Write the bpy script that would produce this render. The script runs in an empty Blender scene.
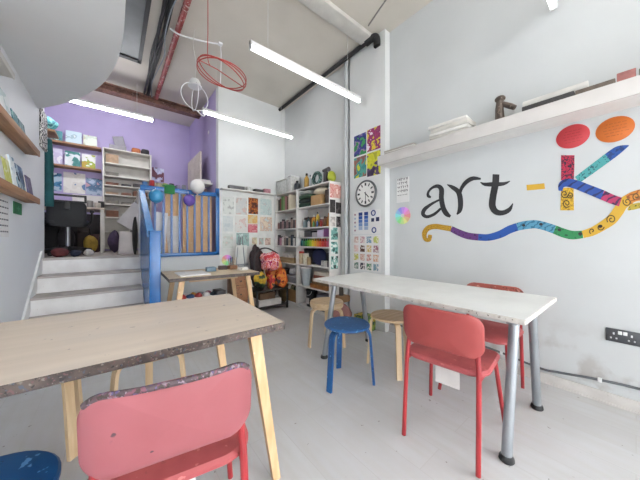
import bpy, bmesh, math, random
from mathutils import Vector, Matrix
R = math.radians
PI = math.pi
scene = bpy.context.scene
COL = scene.collection
rnd = random.Random(7)

# ------------------------------------------------------------------ camera
CX, CY, F, EYE, YAW = 320.0, 239.0, 256.0, 1.1, R(39)
SN, CS = math.sin(YAW), math.cos(YAW)
def ray(x, y):
    a = (x - CX) / F; b = (CY - y) / F
    return SN + CS * a, CS - SN * a, b
def on_x(x, y, X):
    u, v, w = ray(x, y); t = X / u
    return Vector((X, v * t, EYE + w * t))
def on_y(x, y, Y):
    u, v, w = ray(x, y); t = Y / v
    return Vector((u * t, Y, EYE + w * t))
cd = bpy.data.cameras.new('camera')
cam = bpy.data.objects.new('camera', cd); COL.objects.link(cam)
cam.location = (0, 0, EYE); cam.rotation_euler = (R(90), 0, -YAW)
cd.sensor_width = 36; cd.lens = F / 640 * 36; cd.shift_y = -1.0 / 640
cd.clip_start = 0.02
scene.camera = cam

# ------------------------------------------------------------------ materials
def lin(c):
    if isinstance(c, str):
        c = [int(c[i:i + 2], 16) / 255 for i in (0, 2, 4)]
        c = [v / 12.92 if v <= .04045 else ((v + .055) / 1.055) ** 2.4 for v in c]
    return (c[0], c[1], c[2], 1)
def deep(c, k=.76):
    mx, mn = max(c[:3]), min(c[:3])
    return tuple(v * k for v in c[:3]) + (1,) if mx - mn > .35 * mx else c
_mats = {}
def base(name, rough=.6, metal=0.0):
    m = bpy.data.materials.new(name); m.use_nodes = True
    nt = m.node_tree; b = nt.nodes['Principled BSDF']
    b.inputs['Roughness'].default_value = rough; b.inputs['Metallic'].default_value = metal
    return m, nt, b
def mixc(nt, fac, a, b):
    n = nt.nodes.new('ShaderNodeMix'); n.data_type = 'RGBA'
    for s, v in ((n.inputs[0], fac), (n.inputs[6], a), (n.inputs[7], b)):
        if hasattr(v, 'links'): nt.links.new(v, s)
        elif isinstance(v, (int, float)): s.default_value = v
        else: s.default_value = v
    return n.outputs[2]
def coords(nt, scale=(1, 1, 1)):
    t = nt.nodes.new('ShaderNodeTexCoord'); mp = nt.nodes.new('ShaderNodeMapping')
    mp.inputs['Scale'].default_value = scale
    nt.links.new(t.outputs['Object'], mp.inputs[0]); return mp.outputs[0]
def noise(nt, vec, scale, detail=4, lo=.4, hi=.6):
    n = nt.nodes.new('ShaderNodeTexNoise'); n.inputs['Scale'].default_value = scale; n.inputs['Detail'].default_value = detail
    nt.links.new(vec, n.inputs['Vector'])
    r = nt.nodes.new('ShaderNodeMapRange'); r.inputs[1].default_value = lo; r.inputs[2].default_value = hi
    nt.links.new(n.outputs['Fac'], r.inputs[0]); return r.outputs[0]
def M(col, rough=.6, metal=0.0, var=.12, scale=9, name=None, emit=0):
    k = (col, rough, metal, var, scale, emit)
    if k in _mats: return _mats[k]
    m, nt, b = base(name or 'paint_' + str(col), rough, metal)
    c = deep(lin(col))
    d = tuple(v * (1 - var) for v in c[:3]) + (1,)
    o = mixc(nt, noise(nt, coords(nt), scale, 3, .35, .65), c, d)
    nt.links.new(o, b.inputs['Base Color'])
    if emit:
        nt.links.new(o, b.inputs['Emission Color']); b.inputs['Emission Strength'].default_value = emit
    _mats[k] = m; return m
def worn(name, col, col2, splats, rough=.5, scale=6, stretch=(1, 1, 1), amount=.62, sscale=38, metal=0, lo=.4, hi=.62):
    """a colour with soft wear plus small paint splats"""
    m, nt, b = base(name, rough, metal)
    v = coords(nt, stretch); v1 = coords(nt)
    o = mixc(nt, noise(nt, v, scale, 5, lo, hi), lin(col), lin(col2))
    for i, sc in enumerate(splats):
        mp = nt.nodes.new('ShaderNodeMapping'); mp.inputs['Location'].default_value = (3.1 * i + 1, 1.7 * i, 2.3 * i)
        nt.links.new(v1, mp.inputs[0])
        o = mixc(nt, noise(nt, mp.outputs[0], sscale, 2, amount, amount + .03), o, lin(sc))
    nt.links.new(o, b.inputs['Base Color']); return m
def art(colors, scale=14, seed=0, rough=.7, dist=0.0, bias=None):
    """blotchy drawing: hard edged noise zones"""
    m, nt, b = base('drawing', rough)
    mp = nt.nodes.new('ShaderNodeMapping'); mp.inputs['Location'].default_value = (seed * 1.37, seed * 2.11, seed * .77)
    nt.links.new(coords(nt), mp.inputs[0])
    n = nt.nodes.new('ShaderNodeTexNoise'); n.inputs['Scale'].default_value = scale; n.inputs['Detail'].default_value = 2
    n.inputs['Distortion'].default_value = dist
    nt.links.new(mp.outputs[0], n.inputs['Vector'])
    r = nt.nodes.new('ShaderNodeValToRGB'); r.color_ramp.interpolation = 'CONSTANT'
    e = r.color_ramp.elements; k = len(colors)
    e[0].position = 0; e[0].color = deep(lin(colors[0]), .85); p0 = bias or .34 + .32 / k; e[1].position = p0; e[1].color = deep(lin(colors[1]), .85)
    for i in range(2, k):
        x = e.new(.34 + .32 * i / k if not bias else bias + (.68 - bias) * (i - 1) / (k - 1)); x.color = deep(lin(colors[i]), .85)
    nt.links.new(n.outputs['Fac'], r.inputs[0]); nt.links.new(r.outputs[0], b.inputs['Base Color']); return m
def pattern(c1, c2, kind='wave', scale=30, dist=4, rough=.6, thr=.5, lines=None):
    m, nt, b = base('painted_pattern', rough)
    n = nt.nodes.new('ShaderNodeTexWave'); n.wave_type = 'RINGS' if kind == 'ring' else 'BANDS'
    if kind == 'bands': n.bands_direction = 'DIAGONAL'
    n.inputs['Scale'].default_value = scale; n.inputs['Distortion'].default_value = dist; n.inputs['Detail'].default_value = 1
    n.inputs['Detail Scale'].default_value = 2.5
    nt.links.new(coords(nt), n.inputs[0])
    r = nt.nodes.new('ShaderNodeMapRange'); r.inputs[1].default_value = thr; r.inputs[2].default_value = thr + .12
    nt.links.new(n.outputs['Fac'], r.inputs[0])
    nt.links.new(mixc(nt, r.outputs[0], deep(lin(c1)), deep(lin(c2))), b.inputs['Base Color']); return m
def wheel_mat(a0, sgn):
    m, nt, b = base('colour_wheel', .6)
    v = coords(nt); g = nt.nodes.new('ShaderNodeTexGradient'); g.gradient_type = 'RADIAL'; nt.links.new(v, g.inputs[0])
    h = nt.nodes.new('ShaderNodeCombineColor'); h.mode = 'HSV'; h.inputs[1].default_value = .62; h.inputs[2].default_value = .8
    ml = nt.nodes.new('ShaderNodeMath'); ml.operation = 'SNAP'; ml.inputs[1].default_value = 1 / 12
    m1 = nt.nodes.new('ShaderNodeMath'); m1.operation = 'MULTIPLY_ADD'; m1.inputs[1].default_value = sgn; m1.inputs[2].default_value = a0
    m2 = nt.nodes.new('ShaderNodeMath'); m2.operation = 'FRACT'; nt.links.new(g.outputs['Fac'], m1.inputs[0]); nt.links.new(m1.outputs[0], m2.inputs[0])
    nt.links.new(m2.outputs[0], ml.inputs[0]); nt.links.new(ml.outputs[0], h.inputs[0])
    nt.links.new(h.outputs[0], b.inputs['Base Color']); return m
def wood(name, c1, c2, axis=0, rough=.5):
    st = [22, 22, 22]; st[axis] = 1.5
    m, nt, b = base(name, rough)
    nt.links.new(mixc(nt, noise(nt, coords(nt, tuple(st)), 1.6, 5, .35, .65), lin(c1), lin(c2)), b.inputs['Base Color'])
    return m

# ------------------------------------------------------------------ mesh tools
class MB:
    def __init__(s): s.b = bmesh.new(); s.mi = 0
    def _mark(s, n0):
        s.b.faces.ensure_lookup_table()
        for f in s.b.faces[n0:]: f.material_index = s.mi
    def box(s, x0, x1, y0, y1, z0, z1, bev=0, T=None, seg=2):
        n0 = len(s.b.faces); x0, x1 = sorted((x0, x1)); y0, y1 = sorted((y0, y1)); z0, z1 = sorted((z0, z1))
        t = bmesh.new()
        v = [t.verts.new((x, y, z)) for x in (x0, x1) for y in (y0, y1) for z in (z0, z1)]
        for q in ((0, 1, 3, 2), (4, 6, 7, 5), (0, 4, 5, 1), (2, 3, 7, 6), (0, 2, 6, 4), (1, 5, 7, 3)): t.faces.new([v[i] for i in q])
        if bev:
            bev = min(bev, .45 * min(x1 - x0, y1 - y0, z1 - z0))
            bmesh.ops.bevel(t, geom=list(t.edges), offset=bev, segments=seg, affect='EDGES', profile=.5)
        s._merge(t, T); s._mark(n0); return s
    def _merge(s, t, T=None):
        if T is not None: t.transform(T)
        mp = {v: s.b.verts.new(v.co) for v in t.verts}
        for f in t.faces:
            try: s.b.faces.new([mp[v] for v in f.verts])
            except ValueError: pass
        t.free()
    def rings(s, rings, cap=True, loop=True):
        n0 = len(s.b.faces)
        rs = [[s.b.verts.new(p) for p in r] for r in rings]
        n = len(rs[0])
        for a, b in zip(rs, rs[1:]):
            for i in range(n if loop else n - 1):
                j = (i + 1) % n
                s.b.faces.new((a[i], a[j], b[j], b[i]))
        if cap:
            s.b.faces.new(rs[0][::-1]); s.b.faces.new(rs[-1])
        s._mark(n0); return s
    def tube(s, pts, r, n=8, closed=False):
        P = [Vector(p) for p in pts]; k = len(P)
        rr = r if isinstance(r, (list, tuple)) else [r] * k
        up = None; rings = []
        for i in range(k):
            if closed: d = P[(i + 1) % k] - P[i - 1]
            else: d = P[min(i + 1, k - 1)] - P[max(i - 1, 0)]
            d.normalize()
            if up is None:
                up = Vector((0, 0, 1)) if abs(d.z) < .9 else Vector((1, 0, 0))
            side = d.cross(up).normalized(); up = side.cross(d).normalized()
            rings.append([P[i] + rr[i] * (math.cos(2 * PI * j / n) * side + math.sin(2 * PI * j / n) * up) for j in range(n)])
        if closed: rings.append(rings[0]); 
        return s.rings(rings, cap=not closed)
    def cyl(s, p0, p1, r0, r1=None, n=16): return s.tube([p0, p1], [r0, r0 if r1 is None else r1], n)
    def lathe(s, prof, c=(0, 0, 0), n=20):
        c = Vector(c)
        return s.rings([[c + Vector((max(r, 1e-4) * math.cos(2 * PI * j / n), max(r, 1e-4) * math.sin(2 * PI * j / n), z)) for j in range(n)] for r, z in prof])
    def ball(s, c, r, n=16, wob=0, seed=0):
        if not isinstance(r, (list, tuple)): r = (r, r, r)
        q = random.Random(seed); ph = [q.uniform(0, 6.28) for _ in range(6)]
        n0 = len(s.b.faces); t = bmesh.new(); bmesh.ops.create_uvsphere(t, u_segments=n, v_segments=max(6, n // 2 + 2), radius=1)
        for v in t.verts:
            p = v.co.copy(); k = 1 + wob * (math.sin(5 * p.x + ph[0]) + math.sin(6 * p.y + ph[1]) + math.sin(5 * p.z + ph[2]) + .6 * math.sin(11 * p.x + 9 * p.y + ph[3])) / 3
            v.co = Vector((p.x * r[0] * k + c[0], p.y * r[1] * k + c[1], p.z * r[2] * k + c[2]))
        s._merge(t); s._mark(n0); return s
    def prism(s, poly, d, f):
        """2-D outline poly, extruded 0..d, f(u,v,w)->point"""
        return s.rings([[f(u, v, 0) for u, v in poly], [f(u, v, d) for u, v in poly]])
    def pad(s, w, h, rad, t, f, exp=None, n=10, dome=0):
        """rounded rectangle panel w x h, thickness t; f(u,v,d) -> point"""
        out = []
        for (sx, sy, a0) in ((1, 1, 0), (-1, 1, 90), (-1, -1, 180), (1, -1, 270)):
            for i in range(n + 1):
                a = R(a0 + 90 * i / n); out.append((sx * (w / 2 - rad) + rad * math.cos(a), sy * (h / 2 - rad) + rad * math.sin(a)))
        k1 = 1 - t * .6 / min(w, h)
        lay = [(.02, -t / 2), (.5, -t / 2), (.8, -t / 2), (k1, -t / 2), (1, -t * .2), (1, t * .2), (k1, t / 2), (.8, t / 2), (.5, t / 2), (.02, t / 2)]
        return s.rings([[f(u * k, v * k, d + (dome * (1 - k * k) if d > 0 else 0)) for u, v in out] for k, d in lay])
    def strip(s, pts, w, t, ang):
        """bent flat bar in the vertical plane at ang; pts = (radius, z)"""
        ca, sa = math.cos(ang), math.sin(ang); P = [Vector((p[0], p[1])) for p in pts]; rings = []
        for i in range(len(P)):
            d = (P[min(i + 1, len(P) - 1)] - P[max(i - 1, 0)]).normalized(); nn = Vector((-d.y, d.x))
            r = []
            for (a, b) in ((-1, -1), (1, -1), (1, 1), (-1, 1)):
                q = P[i] + nn * (b * t / 2); y = a * w / 2
                r.append(Vector((q.x * ca - y * sa, q.x * sa + y * ca, q.y)))
            rings.append(r)
        return s.rings(rings)
    def build(s, name, mat=None, parent=None, loc=None, rot=None, label=None, smooth=35):
        bmesh.ops.recalc_face_normals(s.b, faces=list(s.b.faces))
        me = bpy.data.meshes.new(name); s.b.to_mesh(me); s.b.free()
        for m in (mat if isinstance(mat, (list, tuple)) else [mat]): me.materials.append(m)
        if smooth:
            me.shade_smooth(); me.set_sharp_from_angle(angle=R(smooth))
        o = bpy.data.objects.new(name, me); COL.objects.link(o)
        if parent: o.parent = parent
        if loc is not None: o.location = loc
        if rot is not None: o.rotation_euler = rot
        if label: o['label'] = label
        return o
_labels = {}
def tag(o, label, cat, group=None, kind=None):
    o['label'] = label; o['category'] = cat
    if group: o['group'] = group
    if kind: o['kind'] = kind
    n = len(label.split())
    if not 4 <= n <= 16: print('LABEL LENGTH', n, label)
    if label in _labels: print('LABEL TWICE', label)
    _labels[label] = 1
    return o
def thing(name, label, cat, loc=(0, 0, 0), rz=0, group=None):
    o = bpy.data.objects.new(name, None); COL.objects.link(o); o.empty_display_size = .05
    o.location = loc; o.rotation_euler = (0, 0, rz)
    return tag(o, label, cat, group)
def struct(name, m, mat, **k):
    o = m.build(name, mat, **k); o['kind'] = 'structure'; return o
def dup(root, loc, rz, label, group=None):
    c = root.copy(); COL.objects.link(c); c.location = loc; c.rotation_euler = (0, 0, rz)
    if group: c['group'] = group
    tag(c, label, root['category'], group)
    for ch in list(root.children):
        d = ch.copy(); COL.objects.link(d); d.parent = c
        for g in list(ch.children):
            e = g.copy(); COL.objects.link(e); e.parent = d
    return c
def spline(pts, n=8):
    """Catmull-Rom through pts (any dimension)"""
    P = [tuple(p) for p in pts]; P = [P[0]] + P + [P[-1]]; out = []
    for i in range(1, len(P) - 2):
        for k in range(n):
            t = k / n
            out.append(tuple(.5 * (2 * b + (c - a) * t + (2 * a - 5 * b + 4 * c - d) * t * t + (3 * b - a - 3 * c + d) * t ** 3)
                             for a, b, c, d in zip(P[i - 1], P[i], P[i + 1], P[i + 2])))
    out.append(P[-2]); return out

# ------------------------------------------------------------------ shared materials
def wall_mat(name, c1, c2, rough=.75, grime_shade=None, gz=.9):
    m, nt, b = base(name, rough)
    v = coords(nt)
    o = mixc(nt, noise(nt, v, 1.7, 6, .35, .7), lin(c1), lin(c2))
    if grime_shade:
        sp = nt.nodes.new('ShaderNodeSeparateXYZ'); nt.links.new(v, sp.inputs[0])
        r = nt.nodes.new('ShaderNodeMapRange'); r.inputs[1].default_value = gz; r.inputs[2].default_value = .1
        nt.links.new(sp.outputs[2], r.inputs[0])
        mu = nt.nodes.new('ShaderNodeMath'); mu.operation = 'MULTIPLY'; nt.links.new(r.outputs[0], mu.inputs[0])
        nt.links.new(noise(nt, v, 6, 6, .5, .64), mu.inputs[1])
        o = mixc(nt, mu.outputs[0], o, lin(grime_shade))
    nt.links.new(o, b.inputs['Base Color']); return m
W_WHITE = wall_mat('white_wall_paint', 'c9cccd', 'c2c5c6', grime_shade='aaa6a3', gz=.55)  # low blotches: scuff grime plus shade painted into the wall colour
W_PLAIN = wall_mat('plain_white_paint', 'dddfdf', 'd6d8d8')
W_GREY = wall_mat('smooth_grey_white_paint', 'eaecee', 'e6e8ea', .6)
W_PURPLE = wall_mat('purple_wall_paint', 'b8abd3', 'aca0c8')
CEIL = wall_mat('concrete_ceiling', 'd0cac0', 'c6c0b6')
def floor_mat():
    m, nt, b = base('whitewashed_plank_vinyl', .42)
    v = coords(nt)
    br = nt.nodes.new('ShaderNodeTexBrick'); mp = nt.nodes.new('ShaderNodeMapping'); mp.inputs['Rotation'].default_value = (0, 0, R(90))
    nt.links.new(v, mp.inputs[0]); nt.links.new(mp.outputs[0], br.inputs[0])
    br.inputs['Scale'].default_value = 1; br.inputs['Brick Width'].default_value = 1.3; br.inputs['Row Height'].default_value = .19
    br.inputs['Mortar Size'].default_value = .002; br.inputs['Color1'].default_value = lin('cbccce'); br.inputs['Color2'].default_value = lin('c5c5c8'); br.inputs['Mortar'].default_value = lin('bdbcbc')
    v2 = coords(nt, (9, 1.2, 1))
    o = mixc(nt, noise(nt, v2, 2.5, 6, .4, .75), br.outputs[0], lin('c3c2c1'))
    f = noise(nt, v, 1.6, 6, .45, .8)
    o = mixc(nt, f, o, lin('b8b6b5'))
    o = mixc(nt, noise(nt, v, 30, 2, .73, .76), o, lin('8f8a86'))
    nt.links.new(o, b.inputs['Base Color'])
    nt.links.new(noise(nt, v, 3, 3, .2, .9), b.inputs['Roughness'])
    rr = nt.nodes.new('ShaderNodeMapRange'); rr.inputs[3].default_value = .3; rr.inputs[4].default_value = .6
    nt.links.new(noise(nt, v, 3, 3, .2, .8), rr.inputs[0]); nt.links.new(rr.outputs[0], b.inputs['Roughness'])
    return m
FLOOR = floor_mat()
WHITE = M('e9eaea', .5, var=.05); OFFWHITE = M('dcd9d2', .6, var=.08); SHELFW = M('e4e2df', .45, var=.06)
BLACK = M('1b1b1d', .5); DARK = M('2c2b2e', .6); GREYM = M('9a9c9f', .35, .7, name='grey_metal')
BLUE = worn('blue_gloss_paint', '276cb0', '2361a2', ['3677ba'], .25, 5, amount=.72)
BLUED = worn('blue_stool_paint', '1c568f', '16487c', ['0f3f74', '5d94c8'], .35, 5, amount=.66)
BIRCH = wood('birch_wood', 'dcc3a0', 'cbae88', 2, .45)
BIRCHX = wood('birch_seat_wood', 'd6bd9b', 'c4a681', 0, .5)
OAK = wood('ledge_wood', 'b48a66', '94694a', 1, .55)
OAKX = wood('shelf_wood', 'a67d5c', '84603f', 0, .55)
BROWN = wood('brown_wood', '9c6a49', '7b4f34', 2, .55)

# ------------------------------------------------------------------ the room
XL, XR, YF, YS, YB, ZC = -.63, 2.58, -5.2, 4.2, 6.2, 3.575
ZS = .88
struct('floor', MB().box(XL - .12, XR + .15, YF - .12, 4.35, -.1, 0), FLOOR, smooth=0)
struct('ceiling', MB().box(-1.1, XR + .15, YF - .12, YB + .12, ZC, ZC + .12), CEIL, smooth=0)
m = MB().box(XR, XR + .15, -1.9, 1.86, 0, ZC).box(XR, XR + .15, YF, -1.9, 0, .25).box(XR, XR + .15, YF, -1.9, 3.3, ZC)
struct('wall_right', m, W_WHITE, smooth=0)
m = MB()
for y in (YF, -1.96): m.box(XR + .04, XR + .1, y, y + .06, .25, 3.3)
m.box(XR + .04, XR + .1, YF + .06, -1.96, .25, .31).box(XR + .04, XR + .1, YF + .06, -1.96, 3.24, 3.3)
struct('added_window', m, M('6a6d70', .5), smooth=0)  # added, unseen opening and frame; lets in light for left wall and bulkhead
struct('wall_pier', MB().box(2.49, XR + .15, 1.86, 2.43, 0, ZC), W_PLAIN, smooth=0)
struct('wall_recess', MB().box(2.56, XR + .15, 2.43, 4.35, 0, ZC), W_PLAIN, smooth=0)
struct('wall_back', MB().box(1.32, 2.56, 4.23, 4.35, 0, ZC), W_PLAIN, smooth=0)
struct('wall_left', MB().box(XL - .12, XL, YF, 4.42, 0, ZC), W_GREY, smooth=0)
struct('wall_stage_back', MB().box(-1.05, 1.44, YB, YB + .12, .75, ZC), W_PURPLE, smooth=0)
struct('wall_stage_right', MB().box(1.32, 1.44, 4.35, YB, .75, ZC), W_PURPLE, smooth=0)
struct('wall_stage_left', MB().box(-1.05, -.93, 4.3, YB, .75, ZC), W_PURPLE, smooth=0)
struct('wall_stage_return', MB().box(-1.05, XL - .12, 4.3, 4.42, .75, ZC), W_GREY, smooth=0)
struct('stage_floor', MB().box(-.93, 1.32, 4.225, YB, .75, ZS), M('b3aaa3', .6), smooth=0)
struct('stage_front', MB().box(.28, 1.32, 4.2, 4.224, 0, .879), W_PLAIN, smooth=0)
# shop front behind the camera: piers and frame around the open glazing
m = MB(); m.box(XL - .12, XR + .15, YF - .12, YF, 3.2, ZC).box(XL - .12, XR + .15, YF - .12, YF, 0, .12).box(XL - .12, -.2, YF - .12, YF, .12, 3.2).box(1.0, XR + .15, YF - .12, YF, .12, 3.2)
struct('wall_front', m, W_PLAIN, smooth=0)
m = MB()
for x in (-.2, .94): m.box(x, x + .06, YF - .1, YF - .04, .12, 3.2)
struct('window_1', m, M('6a6d70', .5), smooth=0)
struct('ground', MB().box(-12, XR + .15, -14, YF - .12, -.15, -.02).box(XR + .15, 14, -14, 6, -.15, -.02), M('b8b6b2', .8), smooth=0)
# skirting, stair, stringer
struct('baseboard_right', MB().box(2.566, XR, -1.9, 1.86, 0, .075, .003).box(2.56, 2.566, -1.9, 1.86, 0, .012), worn('skirting_paint', 'd0cdca', 'bdb9b6', ['a8a4a0'], .6, amount=.74))
m = MB(); m.mi = 0
for k in range(4):
    y0 = 3.08 + .28 * k; z1 = .176 * (k + 1)
    m.mi = 0; m.box(XL, .28, y0 + .012, 4.22, z1 - .176, z1 - .02)
    m.mi = 1; m.box(XL, .28, y0 - .008, 4.22, z1 - .02, z1, .004)
m.mi = 0; m.box(XL, .28, 4.2, 4.25, .704, .75); m.mi = 1; m.box(XL, .28, 4.195, 4.24, .855, .884, .004)
m.mi = 0; m.box(XL, .28, 4.19, 4.21, .704, .856)
struct('staircase', m, [worn('stair_riser_paint', 'e8e7e6', 'dcdad9', ['d6d3d1'], .5, amount=.74), worn('stair_tread', 'b4ada9', 'a39c97', ['c0bab6'], .6, amount=.74)])
m = MB()
m.prism([(2.9, 0), (3.02, 0), (4.3, .80), (4.3, .96), (4.2, .96)], .018, lambda u, v, d: Vector((XL + d, u, v)))
struct('trim_stringer', m, M('e6e6e5', .5))
# curved bulkhead under the upper landing
def soff():
    pts = spline([(.06, 2.0), (.057, 2.25), (.03, 2.57), (-.018, 2.84), (-.09, 3.11), (-.2, 3.38), (-.298, 3.58), (-.45, 3.83), (XL, 4.08)], 4)
    return [(XL, YF + .02), (.06, YF + .02)] + pts
struct('ceiling_bulkhead', MB().prism(soff(), ZC - 2.51, lambda u, v, d: Vector((u, v, 2.51 + d))), W_GREY, smooth=50)
# ceiling parts
struct('trim_beam', MB().box(.1, 2.49, 2.0, 2.17, ZC - .05, ZC, .006), M('cfccc6', .6))
struct('ceiling_hatch', MB().box(-.14, .27, 2.55, 4.3, ZC - .012, ZC), M('6f7375', .4))
m = MB()
for a in ((-.17, .30, 2.5, 2.55), (-.17, .30, 4.3, 4.36), (-.17, -.14, 2.5, 4.36), (.27, .31, 2.5, 4.36)): m.box(*a, ZC - .03, ZC)
struct('trim_hatch', m, BLACK)
rust = worn('rusty_steel', '7a5648', '5b4038', ['8d7468', '3d2f2b'], .7)
m = MB().box(-.93, 1.32, 5.26, 5.42, ZC - .015, ZC).box(-.93, 1.32, 5.33, 5.35, ZC - .10, ZC - .015).box(-.93, 1.32, 5.26, 5.42, ZC - .115, ZC - .10)
struct('trim_steel_joist', m, rust)

def hang_pipe(name, label, cat, pts, r, mat, n=10):
    return tag(MB().tube(pts, r, n).build(name, mat), label, cat)
hang_pipe('pipe', 'red pipe running along the ceiling beside the black cables', 'pipe', [(.60, 2.2, ZC - .035), (.585, 5.24, ZC - .035)], .032, worn('red_pipe_paint', '9a3f3d', '7d3432', ['c9b3ad'], .5))
m = MB()
for i in range(6):
    x = .415 + .014 * i
    m.tube(spline([(x + rnd.uniform(-.02, .02), 2.2 + .6 * k, ZC - .025 - .02 * (i % 2)) for k in range(6)], 6), .013, 6)
o = thing('cable_bundle', 'bundle of black cables along the ceiling beside the red pipe', 'cable', (0, 0, 0))
m.build('cables', BLACK, o)
m = MB().tube(spline([(.50 + .03 * math.sin(1.9 * k), 2.25 + .42 * k, ZC - .055) for k in range(8)], 6), .007, 6)
m.build('cable', M('8b949c', .5), o, label='thin grey cable wound along the black bundle')
o = thing('pipe', 'black pipe where the ceiling meets the wall with elbow at the end', 'pipe')
MB().tube([(2.44, 2.03, ZC - .045), (2.44, 4.22, ZC - .045)], .028, 10).build('pipe_run', BLACK, o)
MB().tube(spline([(2.44, 2.1, ZC - .05), (2.44, 1.99, ZC - .05), (2.46, 1.96, ZC - .07), (2.47, 1.96, ZC - .16)], 5), .042, 12).build('elbow', BLACK, o)
hang_pipe('conduit', 'thin grey conduit crossing the ceiling by the right wall', 'conduit', [(2.05, 1.2, ZC - .008), (2.3, 1.95, ZC - .008)], .008, M('8f8c87', .5))
hang_pipe('downpipe', 'grey painted downpipe in the recess beside the paint shelves', 'pipe', [(2.522, 2.53, .0), (2.522, 2.53, ZC - .001)], .036, M('bfc3c5', .5))

# ------------------------------------------------------------------ strip lights
def lamp(x0, y, z, label, power, ln=1.45):
    tubeM, nt, b = base('lamp_tube', .3); b.inputs['Base Color'].default_value = (1, 1, 1, 1)
    b.inputs['Emission Color'].default_value = (.96, .98, 1, 1); b.inputs['Emission Strength'].default_value = power
    o = thing('strip_light', label, 'light', (x0, y, z), 0, 'strip lights')
    MB().box(0, ln, -.022, .022, .012, .05, .005).build('housing', WHITE, o)
    MB().box(.01, ln - .01, -.018, .018, -.022, .012, .01).build('lamp_tube', tubeM, o)
    for e in (0, ln - .012): MB().box(e, e + .012, -.022, .022, -.024, .052, .003).build('end_cap', M('d9dada', .4), o)
    for xx in (.18, ln - .22): MB().tube([(xx, 0, .048), (xx, 0, ZC - z)], .0025, 5).build('suspension_wire', M('d0d0ce', .5), o)
    return o
lamp(.95, 2.17, 2.82, 'long white strip light hanging nearest the white ceiling beam', 6)
lamp(.95, 3.72, 2.84, 'long strip light hanging before the back wall, under the red hoop', 14)
lamp(-.93, 5.0, 3.05, 'strip light over the raised area by the purple wall', 85)
lamp(1.09, .385, 2.82, 'strip light cut off by the top of the picture above the mural shelf', 3)

# ------------------------------------------------------------------ hanging wire pieces
o = thing('hoop', 'red wire hoop hanging on a red cord from the ceiling', 'hoop', (.89, 2.72, 2.82))
redw = M('c8493f', .5)
T1 = Matrix.Rotation(R(14), 4, Vector((.5, .8, 0)))
for k, (rr, tilt) in enumerate(((.245, 14), (.235, 22), (.24, 5))):
    T = Matrix.Rotation(R(tilt), 4, Vector((.45, .9, 0)))
    MB().tube([T @ Vector((rr * math.cos(a * PI / 20), rr * math.sin(a * PI / 20), 0)) for a in range(40)], .0055, 6, True).build('ring', redw, o)
MB().tube(spline([(-.12, .0, .035), (-.14, .02, .13), (-.135, .03, .4), (-.135, .03, ZC - 2.82)], 5), .004, 6).build('cord', redw, o)
MB().tube([T1 @ Vector((-.24, 0, 0)), (-.05, 0, .03), T1 @ Vector((.24, 0, 0))], .005, 6).build('spoke', redw, o)
o = thing('pendant_frame', 'white round wire pendant frame with a white lamp holder, hanging below red hoop', 'lamp', (.755, 3.28, 2.78))
for k in range(2):
    T = Matrix.Rotation(R(80 * k + 10), 4, 'Z') @ Matrix.Rotation(R(90), 4, 'X')
    MB().tube([T @ Vector((.155 * math.cos(a * PI / 16), .155 * math.sin(a * PI / 16), 0)) for a in range(32)], .005, 6, True).build('wire_ring', WHITE, o)
MB().lathe([(.02, .21), (.045, .2), (.06, .17), (.06, .14), (.075, .13), (.075, .115), (.03, .11)]).build('lamp_holder', WHITE, o)
MB().tube(spline([(0, 0, .2), (.01, 0, .4), (-.02, 0, .6), (0, 0, ZC - 2.78)], 5), .004, 6).build('cord', M('cfcbc6', .6), o)
MB().tube(spline([(.02, 0, -.155), (.1, .02, -.19), (.14, .04, -.12)], 5), .006, 6).build('loose_wire', WHITE, o)
o = thing('power_cord', 'white power cord looping over the ceiling and dropping past the red hoop', 'cable')
MB().tube(spline([(.515, 3.38, ZC - .05), (.62, 3.36, ZC - .085), (.85, 3.33, ZC - .06), (1.055, 3.3, ZC - .02)], 8), .009, 6).build('cord_run', WHITE, o)
MB().tube(spline([(1.055, 3.3, ZC - .02), (1.065, 3.3, ZC - .2), (1.06, 3.32, 3.05)], 8), .006, 6).build('cord_drop', WHITE, o)
MB().box(1.03, 1.08, 3.28, 3.33, ZC - .03, ZC, .006).build('ceiling_rose', WHITE, o)

# ------------------------------------------------------------------ tables
def ply_top_mat():
    m, nt, b = base('plywood_top', .5)
    v = coords(nt); v2 = coords(nt, (1.2, 14, 2))
    o = mixc(nt, noise(nt, v2, 1.2, 5, .35, .8), lin('ccbdad'), lin('bdae9f'))
    o = mixc(nt, noise(nt, v, 3.2, 6, .5, .85), o, lin('bdb3ac'))
    o = mixc(nt, noise(nt, v, 30, 2, .72, .74), o, lin('9d908a'))
    nt.links.new(o, b.inputs['Base Color']); return m
PLY = ply_top_mat()
EDGE = worn('paint_stained_edge', '574b45', '382f2d', ['634648', '464c59', '6e6456', '7a736d', '262123'], .6, 25, (1, 1, 1), .63, 80)
def tabletop(m, x0, x1, y0, y1, z0, z1, shear=0):
    t = bmesh.new()
    v = [t.verts.new(p) for p in ((x0, y0, z0), (x1, y0, z0), (x1 + shear, y1, z0), (x0 + shear, y1, z0), (x0, y0, z1), (x1, y0, z1), (x1 + shear, y1, z1), (x0 + shear, y1, z1))]
    for q in ((0, 3, 2, 1), (4, 5, 6, 7), (0, 1, 5, 4), (1, 2, 6, 5), (2, 3, 7, 6), (3, 0, 4, 7)): t.faces.new([v[i] for i in q])
    bmesh.ops.bevel(t, geom=list(t.edges), offset=.003, segments=1, affect='EDGES')
    n0 = len(m.b.faces); m._merge(t)
    m.b.faces.ensure_lookup_table()
    for f in m.b.faces[n0:]:
        f.normal_update(); f.material_index = 0 if f.normal.z > .9 else 1
    return m
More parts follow.
